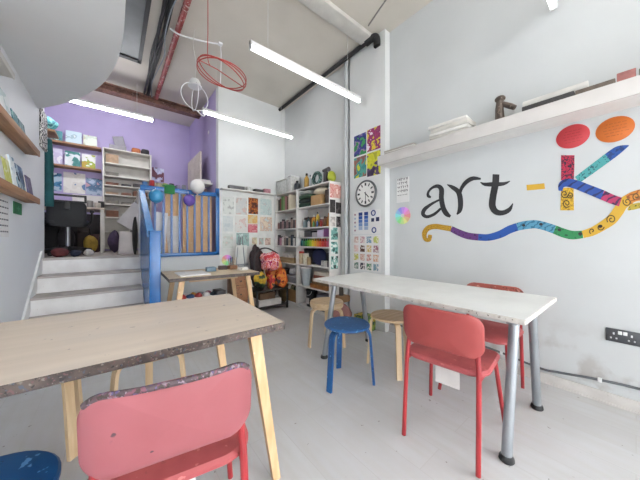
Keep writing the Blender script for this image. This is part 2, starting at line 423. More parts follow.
def wood_leg(m, p0, p1, w0=.05, w1=.034):
    p0, p1 = Vector(p0), Vector(p1); rings = []
    for k in range(5):
        t = k / 4; p = p0.lerp(p1, t); w = w0 + (w1 - w0) * t
        rings.append([p + Vector((sx * w / 2, sy * w / 2 * .8, 0)) for sx, sy in ((-1, -1), (-.8, -1), (.8, -1), (1, -1), (1, 1), (.8, 1), (-.8, 1), (-1, 1))])
    return m.rings(rings)
def ply_table(label, loc, rz, ln, dp, topmat, legx=.12):
    o = thing('table', label, 'table', loc, rz)
    tabletop(MB(), -ln / 2, ln / 2, -dp / 2, dp / 2, .694, .726).build('tabletop', [topmat, EDGE], o, smooth=0)
    for sx in (-1, 1):
        for sy in (-1, 1):
            wood_leg(MB(), (sx * (ln / 2 - legx), sy * (dp / 2 - .07), .6935), (sx * (ln / 2 - .02), sy * (dp / 2 - .05), 0)).build('leg', worn('leg_wood', 'd9b78e', 'c39f74', ['e0d2bf'], .5, 5, (6, 6, 1), .72), o)
    for sy in (-1, 1): MB().box(-ln / 2 + .2, ln / 2 - .2, sy * (dp / 2 - .16), sy * (dp / 2 - .18), .655, .6935).build('apron', BIRCHX, o)
    return o
ply_table('large plywood table with paint-stained edges beside the stairs', (.004, 1.395, 0), R(-1.5), 1.22, .77, PLY)
PLY3 = worn('used_plywood_top', 'd8c6ad', 'c6b297', ['a89886'], .5, 4, (2, 10, 1), .7)
ply_table('smaller plywood work table in front of the back wall drawings', (.865, 3.06, 0), R(-2), .90, .70, PLY3)

o = thing('table', 'white table on grey metal legs in front of the mural wall', 'table', (1.85, 1.13, 0))
top = worn('white_laminate', 'e7e8e6', 'dedfdd', ['dcd9d4'], .3, 4, amount=.74)
chip = worn('chipped_edge', 'd8d5d0', 'c4bfb8', ['9a9188', '6b625b'], .6, 20, amount=.67, sscale=40)
tabletop(MB(), -.375, .365, -.81, .80, .70, .726).build('tabletop', [top, chip], o, smooth=0)
steel = worn('grey_leg_paint', '9da1a6', '8f9398', ['989ca1'], .3, 4, amount=.74, metal=.5)
for sy in (-.725, .685):
    for sx, tx in ((-.33, -.20), (.29, .17)):
        l = MB().tube([(sx, sy, .015), (tx, sy, .66)], .024, 16).build('leg', steel, o)
        MB().lathe([(.03, 0), (.034, .006), (.032, .02), (.026, .03)], (sx, sy, 0), 16).build('foot', BLACK, l)
    MB().box(-.25, .22, sy - .025, sy + .025, .655, .6995, .006).build('leg_bracket', steel, o)

# ------------------------------------------------------------------ red chairs
def chair(label, loc, rz, backmat, legmat, seatmat, first=None):
    if first: return dup(first, loc, rz, label, 'red chairs')
    o = thing('chair', label, 'chair', loc, rz, 'red chairs')
    def bp(u, v, d):   # back panel: u sideways, v up, d thickness; wraps forward at the sides
        return Vector((-.245 + .045 * (abs(u) / .21) ** 2.4 - d + .12 * -(v + .02) , u, .632 + v))
    MB().pad(.40, .215, .062, .014, bp).build('backrest', backmat, o)
    def sp(u, v, d): return Vector((u - .01, v, .445 + d - .02 * max(0, (u - .1) / .12) ** 2))
    MB().pad(.40, .42, .09, .028, sp, dome=.012).build('seat', seatmat, o)
    for sy in (-1, 1):
        MB().tube(spline([(-.245, sy * .182, .002), (-.215, sy * .178, .40), (-.203, sy * .172, .52), (-.203, sy * .165, .60), (-.212, sy * .155, .69)], 5), .0115, 10).build('leg', legmat, o)
        MB().tube([(.235, sy * .215, .002), (.15, sy * .175, .435)], .0115, 10).build('leg', legmat, o)
        MB().tube(spline([(.15, sy * .175, .43), (.05, sy * .185, .427), (-.21, sy * .177, .427)], 4), .010, 8).build('seat_rail', legmat, o)
    MB().tube([(.15, -.175, .428), (.15, .175, .428)], .010, 8).build('cross_rail', legmat, o)
    return o
legred = worn('red_leg_paint', 'a62f34', '92282d', ['c0807c'], .35, 4, amount=.76)
backR = worn('red_plastic', 'a94c49', '9d4341', ['a04444'], .4, 3, amount=.74)
seatR = worn('scuffed_red_seat', 'ac5253', '9c4649', ['9a4a4b', 'b86a69'], .5, 8, amount=.68)
c0 = chair('red plastic chair pulled up to the near side of the white table', (1.535, .67, 0), R(7), backR, legred, seatR)
MB().box(-.146, -.142, -.075, .045, .315, .432).build('paper_tag', M('ece9e6', .7), c0, label='white paper tag hanging under the seat')
backO = worn('worn_orange_red_plastic', 'a8584c', '8f4a40', ['6d3a33', 'c98d80'], .45, 5, amount=.64)
c1 = chair('red chair behind the white table with its back to the mural wall', (2.10, .70, 0), R(180 + 2), backO, legred, seatR)
backP = worn('pink_plastic', '9c595f', '935156', ['8c5058', '4a3338'], .4, 3, amount=.735, sscale=26)
c2 = chair('faded pink-red chair at the plywood table, nearest the camera', (.17, .985, 0), R(80), backP, legred, seatR)
# paint-crusted top rim of the nearest chair
m = MB(); pts = []
for i in range(25):
    u = -.185 + .37 * i / 24
    e = max(0, abs(u) - .138) / .062
    v = .0455 + .062 * math.sqrt(max(0, 1 - min(1, e) ** 2))
    pts.append(Vector((-.245 + .045 * (abs(u) / .21) ** 2.4 - .12 * (v + .02), u, .632 + v - .001)))
m.tube(pts, .0085, 8); m.build('paint_crust', worn('paint_crust', '56464a', '41353a', ['544870', '80707a', '6e4450', '3b302c'], .6, 20, amount=.58, sscale=70), c2, label='paint-crusted top rim of the backrest')
MB().box(-.146, -.142, -.05, .03, .34, .432).build('paper_tag', M('ece9e6', .7), c2, label='white paper tag under the seat')

# ------------------------------------------------------------------ bentwood stools
def stool(label, loc, angs, seatmat, legmat, thick=.022):
    o = thing('stool', label, 'stool', loc, 0, 'bentwood stools')
    MB().lathe([(.05, .45 - thick), (.168, .45 - thick), (.176, .45 - thick * .7), (.176, .45 - thick * .25), (.170, .45), (.05, .45)], n=36).build('seat', seatmat, o)
    zt = .45 - thick - .0095
    for a in angs:
        p = [(.04, zt), (.09, zt), (.125, zt)] + [(.125 + .05 * math.sin(R(t)), zt - .05 + .05 * math.cos(R(t))) for t in (20, 40, 60, 80)] + [(.178, zt - .07), (.205, .002)]
        MB().strip(p, .042, .018, R(a)).build('leg', legmat, o)
    return o
stool('blue painted bentwood stool at the near corner end of the white table', (1.41, 1.41, 0), (187, 308, 65), BLUED, BLUED)
stool('birch bentwood stool under the white table between the red chair and wall', (1.86, 1.32, 0), (118, 232, 355), BIRCHX, BIRCH)
stool('birch stool with thick round seat by the foot of the paint shelves', (1.75, 2.05, 0), (170, 290, 50), BIRCHX, BIRCH, .06)
stool('birch stool standing behind the plywood table, left of the other one there', (-.30, 1.92, 0), (-45, 42, 185), BIRCHX, BIRCH)
stool('birch stool pushed under the plywood table behind the pink-red chair', (.17, 1.83, 0), (205, 85, 335), BIRCHX, BIRCH)
stool('blue stool at the bottom left corner of the picture by the pink-red chair', (-.29, 1.03, 0), (60, 180, 290), BLUED, BLUED)

# ------------------------------------------------------------------ mural wall
def K(x, y, d=0): 
    p = on_x(x, y, XR); p.x = XR - .0006 - d; return p
def ribbon(m, pts, d=.002, off=0):
    """pts (px, py, width) centre line in photo px traced onto the real wall plane"""
    S = spline(pts, 7)
    L, Rr = [], []
    for i, (x, y, w) in enumerate(S):
        a = S[max(i - 1, 0)]; c = S[min(i + 1, len(S) - 1)]
        dx, dy = c[0] - a[0], c[1] - a[1]; l = math.hypot(dx, dy) or 1
        nx, ny = -dy / l, dx / l
        L.append((x + nx * w / 2, y + ny * w / 2)); Rr.append((x - nx * w / 2, y - ny * w / 2))
    rings = [[K(*l, off), K(*l, off + d), K(*r, off + d), K(*r, off)] for l, r in zip(L, Rr)]
    return m.rings(rings)
def A(x, y, w): return (410 + x / 5.333, 165 + y / 5.333, w / 5.333)
def B(x, y, w=0): return (520 + x / 5.333, 105 + y / 5.333, w / 5.333)
def C(x, y, w=0): return (520 + x / 5.333, 165 + y / 5.333, w / 5.333)
INK = M('2b2b2e', .6)
mu = thing('mural', 'painted sign reading art-K with a colourful wavy ribbon on the white wall', 'mural', (0, 0, 0))
m = MB()
ribbon(m, [A(112, 172, 10), A(98, 165, 16), A(98, 145, 12), A(118, 122, 13), A(148, 113, 20), A(168, 130, 26), A(168, 180, 26), A(178, 230, 27), A(195, 260, 26), A(216, 275, 14)])
ribbon(m, [A(160, 185, 10), A(120, 205, 13), A(80, 235, 20), A(70, 262, 20), A(92, 276, 17), A(130, 262, 15), A(165, 232, 12)], off=.0005)
m.build('letter_a', INK, mu)
m = MB()
ribbon(m, [A(198, 104, 4), A(225, 118, 20), A(255, 140, 26), A(267, 170, 28), A(270, 215, 27), A(264, 245, 22), A(250, 264, 6)])
ribbon(m, [A(264, 165, 14), A(275, 125, 18), A(300, 92, 22), A(335, 72, 22), A(378, 74, 10)], off=.0005)
m.build('letter_r', INK, mu)
m = MB()
ribbon(m, [A(459, 50, 36), A(456, 100, 36), A(443, 170, 36), A(440, 220, 36), A(460, 250, 32), A(495, 255, 26), A(530, 238, 22), A(549, 205, 4)])
ribbon(m, [A(376, 92, 4), A(400, 103, 18), A(450, 103, 24), A(500, 100, 18), A(534, 86, 4)], off=.0005)
m.build('letter_t', INK, mu)
ribbon(MB(), [C(36, 121, 30), C(85, 117, 30), C(132, 112, 30)]).build('hyphen', M('e5b63a', .6), mu)
ribbon(MB(), [B(255, 268, 72), B(255, 335, 70), B(253, 402, 68)]).build('red_stroke', pattern('c4274a', '33203a', 'wave', 22, 9, thr=.72), mu)
ribbon(MB(), [C(252, 122, 68), C(252, 180, 70), C(252, 242, 72)]).build('yellow_stroke', pattern('e2b52e', 'a07a1c', 'wave', 26, 7, thr=.8), mu)
ribbon(MB(), [B(305, 400, 40), B(380, 345, 44), B(468, 280, 46)]).build('teal_stroke', pattern('4fa8a8', '1d5a66', 'wave', 24, 7, thr=.68), mu)
ribbon(MB(), [B(468, 280, 46), B(525, 240, 42), B(580, 216, 5)]).build('blue_tip', pattern('2456a8', '173a78', 'wave', 16, 4, thr=.75), mu)
ribbon(MB(), [C(216, 138, 20), C(222, 108, 34), C(250, 95, 42), C(300, 105, 48), C(360, 128, 50), C(440, 160, 52)], off=.0006).build('blue_stroke', pattern('2a53a6', '1b2c66', 'bands', 9, 2, thr=.8), mu)
ribbon(MB(), [C(440, 160, 52), C(490, 182, 50), C(536, 198, 50)], off=.0006).build('pink_stroke', pattern('bb3567', '47214f', 'bands', 12, 3, thr=.72), mu)
ribbon(MB(), [A(108, 372, 20), A(102, 398, 22), A(82, 395, 20), A(78, 362, 26), A(100, 335, 28), A(140, 328, 28), A(180, 334, 28), A(220, 340, 30)]).build('yellow_curl', pattern('d9a92b', '8a6418', 'ring', 22, 6, thr=.75), mu)
ribbon(MB(), [A(220, 340, 30), A(260, 360, 34), A(310, 378, 36), A(365, 385, 36)]).build('purple_band', pattern('6a3a80', '40204f', 'wave', 20, 6, thr=.72), mu)
ribbon(MB(), [A(365, 385, 36), A(420, 386, 36), A(480, 370, 40), A(530, 345, 42), A(572, 330, 42)]).build('blue_band', pattern('2558ac', '1b3f86', 'wave', 15, 5, thr=.78), mu)
ribbon(MB(), [A(572, 330, 42), C(20, 322, 44), C(80, 316, 44), C(130, 326, 44), C(185, 344, 46)]).build('light_blue_band', pattern('5ea3c4', '357796', 'bands', 14, 4, thr=.72), mu)
ribbon(MB(), [C(185, 344, 46), C(230, 362, 48), C(280, 374, 46), C(335, 370, 40)]).build('green_band', pattern('2f8f56', '1c5a3c', 'wave', 20, 6, thr=.72), mu)
ribbon(MB(), [C(335, 370, 40), C(385, 355, 46), C(440, 325, 50), C(490, 290, 56), C(525, 245, 58), C(550, 205, 60), C(590, 180, 60)], off=.0004).build('golden_band', pattern('deb037', 'c08f24', 'wave', 10, 4, thr=.85), mu)
ribbon(MB(), [C(575, 186, 56), C(610, 168, 56), C(660, 158, 58), C(720, 160, 40)], off=.0007).build('orange_band', pattern('dd8f3a', '9a5420', 'bands', 14, 4, thr=.78), mu)
ribbon(MB(), [C(575, 240, 8), C(600, 225, 30), C(650, 215, 30), C(720, 220, 30)], off=.0002).build('olive_band', pattern('c0a93a', '4a5a2a', 'wave', 20, 6, thr=.6), mu)
def scroll(cx, cy, rad, turns, a0, sg=1):
    pts = []
    for i in range(28):
        t = i / 27; a = a0 + sg * turns * 2 * PI * t
        pts.append((cx + rad * (1 - .85 * t) * math.cos(a), cy + rad * (1 - .85 * t) * math.sin(a), 6))
    ribbon(MB(), [C(*p) for p in pts][::2], .0008, .0026).build('scroll_line', M('5a4a1e', .6), mu)
for a in ((488, 290, 26, 1.5, 2.5), (572, 196, 24, 1.4, 3.6, -1), (425, 330, 24, .6, 0), (385, 352, 16, 1, 2), (238, 155, 22, 1.5, 0), (268, 160, 18, 1.5, 3, -1), (250, 205, 22, 1.5, 1), (620, 168, 20, 1.2, 2)): scroll(*a)
for q in ((20, 322), (112, 316), (211, 345), (322, 367), (428, 327)):
    p = K(*C(*q)[:2]); MB().cyl((XR - .0015, p.y, p.z), (XR - .004, p.y, p.z), .011, n=12).build('painted_dot', INK, mu)
def disc(px, py, ry, rz, col, label):
    p = K(px, py); m = MB()
    m.rings([[Vector((XR - d, p.y + ry * k * math.cos(2 * PI * i / 40), p.z + rz * k * math.sin(2 * PI * i / 40))) for i in range(40)] for d, k in ((0, 1), (.004, 1), (.004, .93), (.0045, .92), (.0045, .02))])
    o = thing('wall_disc', label, 'sign'); m.build('disc', M(col, .5, var=.06), o)
    q = random.Random(px)
    for r_ in range(5):
        lm = MB(); zz = p.z + (.04 - .02 * r_); hw = .05 - .006 * abs(r_ - 2)
        y = p.y + hw
        while y > p.y - hw:
            l = q.uniform(.008, .02); lm.box(XR - .0052, XR - .004, y - l, y, zz - .0022, zz + .0022); y -= l + .006
        lm.build('text_line', M('b02c34' if px < 590 else 'b45a18', .6), o)
    return o
disc(572.5, 136.5, .088, .084, 'cf3c44', 'red round disc with fine lettering above the mural letter K')
disc(614.5, 129.5, .086, .083, 'd8701f', 'orange round disc with fine lettering right of the red one')

# note and colour wheel left of the mural
def flat_x(name, label, cat, X, y0, y1, z0, z1, mat, t=.003, group=None, bend=0):
    o = MB().box(-t, 0, -(y1 - y0) / 2, (y1 - y0) / 2, -(z1 - z0) / 2, (z1 - z0) / 2).build(name, mat, None, (X, (y0 + y1) / 2, (z0 + z1) / 2), smooth=0)
    return tag(o, label, cat, group)
def flat_y(name, label, cat, Y, x0, x1, z0, z1, mat, t=.003, group=None):
    o = MB().box(-(x1 - x0) / 2, (x1 - x0) / 2, -t, 0, -(z1 - z0) / 2, (z1 - z0) / 2).build(name, mat, None, ((x0 + x1) / 2, Y, (z0 + z1) / 2), smooth=0)
    return tag(o, label, cat, group)
PAPER = M('e6e5e4', .8, var=.04)
n_ = flat_x('notice', 'white paper notice with black handwriting above the round colour wheel', 'notice', XR, 1.60, 1.76, 1.52, 1.80, PAPER)
q = random.Random(3)
for r_ in range(5):
    m = MB(); z = .125 - .045 * r_; y = .068
    while y > -.06:
        l = q.uniform(.006, .018); hh = q.uniform(.012, .03) if r_ < 4 else .006
        m.box(-.0045, -.003, y - l, y - l + .005, z - hh / 2, z + hh / 2); m.box(-.0045, -.003, y - l, y, z + hh / 2 - .005, z + hh / 2)
        y -= l + q.uniform(.004, .012)
    m.build('text_line', DARK, n_, smooth=0)
def wheel(label, loc, r, rot, a0, sgn):
    o = thing('colour_wheel', label, 'chart', loc); o.rotation_euler = rot
    MB().lathe([(.001, .0), (r, 0), (r, .004), (.001, .004)], n=36).build('wheel_disc', wheel_mat(a0, sgn), o)
    MB().lathe([(.001, .004), (r * .22, .004), (r * .22, .005), (.001, .005)], n=20).build('hub', M('e3dfe0', .7), o)
    return o
wheel('round rainbow colour wheel on the wall left of the mural letters', (XR - .0005, 1.68, 1.368), .098, (0, R(-90), 0), 1.28, -1)

# socket and cable
s_ = thing('wall_socket', 'dark metal double socket with white switches low on the mural wall', 'socket', (XR, .055, .465))
MB().box(-.012, 0, -.074, .074, -.043, .043, .004).build('plate', M('55575a', .35, .6), s_)
for sy in (-.038, .038):
    m = MB()
    m.box(-.0145, -.011, sy - .004, sy + .004, .006, .02).box(-.0145, -.011, sy - .016, sy - .008, -.022, -.012).box(-.0145, -.011, sy + .008, sy + .016, -.022, -.012)
    m.build('socket_holes', M('d9dadb', .4), s_)
for sy in (-.011, .011): MB().box(-.018, -.011, sy - .009, sy + .009, .012, .034, .002).build('switch', WHITE, s_)
pts = [(XR - .009, y, z) for y, z in ((1.85, .10), (1.4, .115), (.9, .142), (.72, .132), (.47, .10), (.36, .11), (.155, .143), (-.1, .16), (-.9, .165))]
o = thing('cable', 'grey cable clipped along the bottom of the mural wall', 'cable')
MB().tube(spline(pts, 8), .0085, 8).build('cable_run', M('5f6266', .5), o)
for y, z in ((1.4, .115), (.72, .132), (.155, .143)): MB().box(XR - .02, XR, y - .01, y + .01, z - .014, z + .014, .003).build('cable_clip', WHITE, o)

# ------------------------------------------------------------------ shelf above the mural
o = thing('wall_shelf', 'long white shelf with a deep lip above the mural', 'shelf')
MB().box(2.36, XR, -.9, 1.855, 1.94, 1.958).build('board', SHELFW, o)
MB().box(2.345, 2.362, -.9, 1.855, 1.936, 2.04, .002).build('lip', M('d0ccc9', .5, var=.05), o)
ZT = 1.9585
def paper_stack(label, x, y, n, w, d, seed, cols, name='paper_stack'):
    o = thing(name, label, 'papers', (x, y, ZT)); q = random.Random(seed); z = 0
    for i in range(n):
        t = q.uniform(.012, .03)
        T = Matrix.Translation((q.uniform(-.01, .01), q.uniform(-.03, .03), 0)) @ Matrix.Rotation(q.uniform(-.08, .08), 4, 'Z')
        MB().box(-w / 2, w / 2, -d / 2, d / 2, z, z + t, .003, T).build('sheaf', M(cols[i % len(cols)], .8), o); z += t + .0005
    return o
paper_stack('stack of white papers on the shelf above the mural letters', 2.468, 1.08, 10, .17, .34, 4, ['e3e1dd', 'cfccc6', 'dedad4'])
paper_stack('low stack of thin papers at the far end of the mural shelf', 2.468, 1.62, 8, .16, .36, 8, ['d8d6d2', 'a9a39c'])
DK = worn('dark_carved_wood', '5c4f47', '43382f', ['7b6c61'], .6, 12)
o = thing('carving', 'dark carved wooden figure standing on the mural shelf', 'carving', (2.46, .66, ZT))
MB().box(-.05, .05, -.11, .11, 0, .10, .012).build('block', DK, o)
MB().tube([(0, .04, .09), (0, .045, .2), (0, .04, .27)], [.035, .03, .026], 10).ball((0, .04, .285), (.034, .038, .026)).build('upright_part', DK, o)
MB().tube([(0, .035, .25), (0, -.03, .20), (0, -.06, .175)], [.018, .022, .018], 8).build('arm', DK, o)
for i, (lab, y0, y1, z0, h, c, w) in enumerate((
    ('black flat board under the rolled paper on the mural shelf', .26, .54, 0, .13, '3d3b3c', .17),
    ('brown flat board beneath papers on the mural shelf', .08, .255, 0, .125, '7d7066', .17),
    ('pink and red box on the mural shelf near the right edge', .0, .075, 0, .15, 'c4827c', .16),
    ('grey-green board at the right end of the mural shelf', -.33, -.01, 0, .135, '7f857b', .17))):
    tag(MB().box(2.468 - w / 2, 2.468 + w / 2, y0, y1, ZT + z0, ZT + h, .004).build('board_stack' if i != 2 else 'box', M(c, .7, var=.3, scale=20)), lab, 'box')
tag(MB().tube([(2.455, .545, ZT + .163), (2.455, .20, ZT + .163)], .03, 14).build('paper_roll', M('dddad6', .7)), 'white paper roll lying on boards on the mural shelf', 'paper roll')

# ------------------------------------------------------------------ pier wall: paintings, clock, charts
XP = 2.49
def P(x, y): return on_x(x, y, XP)
def quad_px(x0, x1, yt0, yt1, yb0):
    a = P(x0, yt0); b = P(x1, yt1); c = P(x0, yb0); return b.y, a.y, c.z, a.z
flat_x('painting', 'green painting with a blue and violet swirl, upper left of four', 'painting', XP, 2.145, 2.355, 2.185, 2.455, art(['2c8a4d', '8c7a92', '3a3f8f', '25306f', '3a9a5a'], 9, 3))
flat_x('painting', 'magenta painting with pale dots, upper right of four', 'painting', XP, 1.925, 2.13, 2.19, 2.465, art(['e6c83c', '7d2a6b', '9b2f66', 'a63a6e', 'e7d8e6'], 16, 5))
flat_x('painting', 'teal painting with yellow and brown shapes, lower left of four', 'painting', XP, 2.145, 2.355, 1.90, 2.165, art(['d7de35', '3f8f8f', '57a79a', '9c6a5f', '7d5a55'], 8, 8))
flat_x('painting', 'yellow star painting on dark violet, lower right of four', 'painting', XP, 1.925, 2.13, 1.88, 2.17, art(['3a2a4a', '57406a', 'd9d82f', 'e4e03a', 'b8b832'], 8, 2))
o = thing('wall_clock', 'round grey wall clock with a white face under the four paintings', 'clock', (XP, 2.135, 1.672)); o.rotation_euler = (0, R(-90), 0)
MB().lathe([(.01, 0), (.160, 0), (.168, .012), (.166, .032), (.150, .036), (.145, .026), (.01, .026)], n=40).build('case', M('67696b', .4, .3), o)
MB().lathe([(.001, .0262), (.144, .0262), (.144, .028), (.001, .028)], n=40).build('face', M('eceae6', .5, var=.03), o)
for k in range(12):
    T = Matrix.Rotation(R(30 * k), 4, 'Z')
    MB().box(.095, .132, -.008 if k % 3 else -.012, .008 if k % 3 else .012, .028, .0292, 0, T).build('hour_mark', DARK, o)
# local x is up on the wall, local y is towards +Y (left in view): right-hand side = -y
def hand(ang, l, w):
    T = Matrix.Rotation(R(-ang), 4, 'Z'); return MB().box(-.02, l, -w / 2, w / 2, .0295, .031, 0, T)
hand(135, .075, .012).build('hour_hand', BLACK, o); hand(178, .115, .008).build('minute_hand', BLACK, o)
o = thing('chart', 'white chart of dark blue swatches under the wall clock', 'chart', (XP, 0, 0))
MB().box(-.003, 0, 1.925, 2.37, 1.165, 1.46).build('sheet', PAPER, o, smooth=0)
BL = [M(c, .6) for c in ('1f3f8f', '2f5fb3', '5b86cf', '88a9df', 'b7cbea')]
for i, y in enumerate((2.24, 2.145)):
    for k in range(5): MB().box(-.0045, -.003, y - .032, y + .032, 1.40 - .046 * k, 1.442 - .046 * k).build('swatch', BL[k], o, smooth=0)
for k in range(5): MB().cyl((-.003, 2.335, 1.42 - .052 * k), (-.0045, 2.335, 1.42 - .052 * k), .014, n=12).build('dot', BL[4] if k % 2 else M('b98aa0', .6), o)
for (y, z, s) in ((2.04, 1.335, .022), (1.965, 1.34, .025)): MB().box(-.0045, -.003, y - s, y + s, z - s, z + s).build('swatch', M('1c2c5e', .6), o, smooth=0)
for (y, z) in ((2.03, 1.42), (2.02, 1.21)):
    MB().tube([(-.004, y + .03 * math.cos(a * PI / 10), z + .03 * math.sin(a * PI / 10)) for a in range(20)], .007, 6, True).build('ring', BL[0], o)
o = thing('chart', 'white sheet of small pastel colour studies lowest on the pier', 'chart', (XP, 0, 0))
MB().box(-.003, 0, 1.925, 2.37, .70, 1.15).build('sheet', PAPER, o, smooth=0)
cc = [['d9b7ad', 'd3aab2', '7ca0b8', 'c6cf72'], ['e0c0bb', '5d3b2c', 'd4b868', 'a87684'], ['cfcc62', 'dcae9f', 'd79c94', 'e0a276'], ['6b8276', '3c3a48', '5e8f6c', '86a8b8']]
for r_ in range(4):
    for k in range(4):
        y = 2.315 - .108 * k; z = 1.09 - .112 * r_
        MB().box(-.0045, -.003, y - .038, y + .038, z - .042, z + .042).build('study', art([cc[r_][k], cc[r_][k], 'e4ddd6', cc[r_][k]], 22, r_ * 4 + k), o, smooth=0)

# ------------------------------------------------------------------ shelving units on the recess wall
LV = [.05, .36, .70, .985, 1.13, 1.28, 1.605, 1.91]
LVL = [.05, .36, .69, .985, 1.28, 1.605, 1.91]
def unit(label, y0, y1, lv, xf=2.335, xb=2.555):
    o = thing('shelving_unit', label, 'shelves', ((xf + xb) / 2, (y0 + y1) / 2, 0)); hw, hd = (y1 - y0) / 2, (xb - xf) / 2
    for s in (-1, 1): MB().box(-hd, hd, s * (hw - .018), s * hw, 0, lv[-1], .002).build('side_panel', SHELFW, o)
    for z in lv: MB().box(-hd, hd, -hw + .018, hw - .018, z - .018, z, .002).build('shelf', SHELFW, o)
    MB().box(hd - .006, hd, -hw + .018, hw - .018, .05, lv[-1] - .018).build('back_panel', M('d3d0cd', .6), o)
    MB().box(-hd + .012, -hd + .024, -hw + .018, hw - .018, 0, .032).build('plinth', SHELFW, o)
    return o
YA, YM, YE = 2.67, 3.49, 4.21
unit('white shelving unit of paints and craft supplies beside the pier', YA, YM, LV)
unit('white shelving unit in the corner by the back wall drawings', YM + .005, YE, LVL)

def bottle(label, x, y, z, h, r, col, cap, group=None, shape=0):
    o = thing('bottle', label, 'bottle', (x, y, z + .0005), 0, group)
    pr = [(r * .9, 0), (r, .006), (r, h * .62), (r * .8, h * .72), (r * .38, h * .80), (r * .38, h * .86)] if shape == 0 else [(r * .9, 0), (r, .006), (r, h * .35), (r * .5, h * .55), (r * .32, h * .86)]
    MB().lathe(pr, n=14).build('bottle_body', M(col, .35), o)
    MB().lathe([(r * .45, h * .85), (r * .48, h * .86), (r * .42, h), (r * .2, h)], n=12).build('cap', M(cap, .4), o)
    return o
def jar(label, x, y, z, h, r, col, lid, group=None):
    o = thing('jar', label, 'jar', (x, y, z + .0005), 0, group)
    MB().lathe([(r * .95, 0), (r, .005), (r, h * .8), (r * .9, h * .84)], n=14).build('jar_body', M(col, .35, var=.25, scale=25), o)
    MB().lathe([(r * .95, h * .84), (r * .97, h * .85), (r * .95, h), (r * .3, h)], n=14).build('lid', M(lid, .45), o)
    return o
def bx(label, x0, x1, y0, y1, z, h, mat, name='box', cat='box', group=None, lid=None, bev=.005):
    o = thing(name, label, cat, ((x0 + x1) / 2, (y0 + y1) / 2, z + .0005), 0, group); a, b_ = (x1 - x0) / 2, (y1 - y0) / 2
    MB().box(-a, a, -b_, b_, 0, h * (.84 if lid else 1), bev).build('box_body', mat, o)
    if lid: MB().box(-a - .003, a + .003, -b_ - .003, b_ + .003, h * .842, h, bev).build('lid', lid, o)
    return o
def blob(name, label, cat, c, r, mat, wob=.12, seed=1, n=24):
    o = MB().ball((0, 0, 0), r, n, wob, seed)
    zmin = min(v.co.z for v in o.b.verts)
    return tag(o.build(name, mat, None, (c[0], c[1], c[2] - zmin)), label, cat)
XM = 2.42
# rainbow row on the .985 shelf, teal at the far end to pink at the near end
names = ['teal', 'dark green', 'green', 'lime green', 'yellow-green', 'yellow', 'golden yellow', 'orange', 'orange-red', 'red', 'scarlet', 'pink']
cols = ['1f6f78', '1f6b4a', '2f9a3c', '6fb82f', 'a9c930', 'e6d32e', 'eab52c', 'e98a2d', 'e5632d', 'd8392f', 'd94a4a', 'd9698c']
for i, (n_, c_) in enumerate(zip(names, cols)):
    bottle(f'{n_} paint bottle in the rainbow row on the shelving unit', 2.40, 3.425 - .059 * i, .985, .122, .025, c_, c_, 'rainbow paint bottles')
# right unit, other shelves
cl = [('dark green folded cloth lowest on top shelf of the shelving unit', '2e4a3c'), ('black-green folded cloth in the middle of the folded stack', '26332f'), ('green folded cloth uppermost of the folded stack', '3f5a47')]
for i, (l_, c_) in enumerate(cl): bx(l_, 2.345, 2.53, 3.15, 3.45, 1.605 + .066 * i, .064, M(c_, .9), 'folded_cloth', 'cloth', bev=.02)
bx('pale grey cloth folded above the green cloth stack', 2.35, 2.53, 3.17, 3.43, 1.805, .06, M('a9aaa6', .9), 'folded_cloth', 'cloth', bev=.02)
bx('tan cardboard box on the top shelf beside the folded green cloths', 2.345, 2.52, 2.88, 3.12, 1.605, .15, M('c79f6c', .7))
blob('cloth_bundle', 'cream cloth bundle lying on the tan cardboard box', 'cloth', (2.43, 2.98, 1.757), (.085, .15, .055), M('d9cdb9', .9), .15, 4)
bx('dark brown box on the top shelf beside the unit side', 2.36, 2.52, 2.70, 2.80, 1.605, .2, M('5b4a43', .7))
for i, (l_, y, h, r, c_, k_) in enumerate((
    ('grey bottle at the far end of the shelf of glue bottles', 3.36, .15, .033, '7d8a90', '3a3a3c'),
    ('dark teal bottle on the glue bottle shelf', 3.27, .17, .03, '2f5a60', '1f1f22'),
    ('orange bottle with white cap on the glue bottle shelf', 3.12, .19, .04, 'e29a2e', 'e8e4de'),
    ('tall yellow bottle with black cap beside the orange bottle', 3.03, .23, .032, 'd6b13e', '1f1f22'),
    ('pink bottle on the glue bottle shelf', 2.94, .14, .03, 'c98a94', 'd8d0cc'),
    ('brown bottle on the glue bottle shelf', 2.86, .15, .03, '8a5a3c', '3a2a22'),
    ('amber bottle nearest the side panel on the glue bottle shelf', 2.765, .19, .04, 'd08a3a', 'd9a45c'))):
    bottle(l_, 2.41, y, 1.28, h, r, c_, k_)
for l_, y0, y1, h, c_ in (('white box at the far end of the shelf above the rainbow bottles', 3.32, 3.46, .09, 'dcd8d4'), ('black box on the shelf above the rainbow bottles', 3.12, 3.30, .10, '2f2d31'),
                          ('grey box on the shelf above the rainbow bottles', 2.99, 3.10, .07, 'a3a0a4'), ('pale lilac box on the shelf above the rainbow bottles', 2.84, 2.97, .105, 'c5b9cf'), ('purple box by the side panel above the rainbow bottles', 2.70, 2.82, .12, '7d3f78')):
    bx(l_, 2.35, 2.52, y0, y1, 1.13, h, M(c_, .5))
jar('cream jar with red lid on the shelf under the rainbow bottles', 2.38, 3.41, .70, .2, .045, 'd9c9a8', 'b83a34')
jar('cream jar with pale lid on the shelf under the rainbow bottles', 2.385, 3.30, .70, .17, .045, 'd6cfb8', 'cfc8bc')
jar('small tan jar in front of the navy bag', 2.37, 3.20, .70, .12, .035, 'b79a6c', 'a08a62')
blob('bag', 'navy blue bag stuffed on the shelf under the rainbow bottles', 'bag', (2.45, 3.03, .7005), (.08, .15, .125), M('232b55', .8), .1, 11)
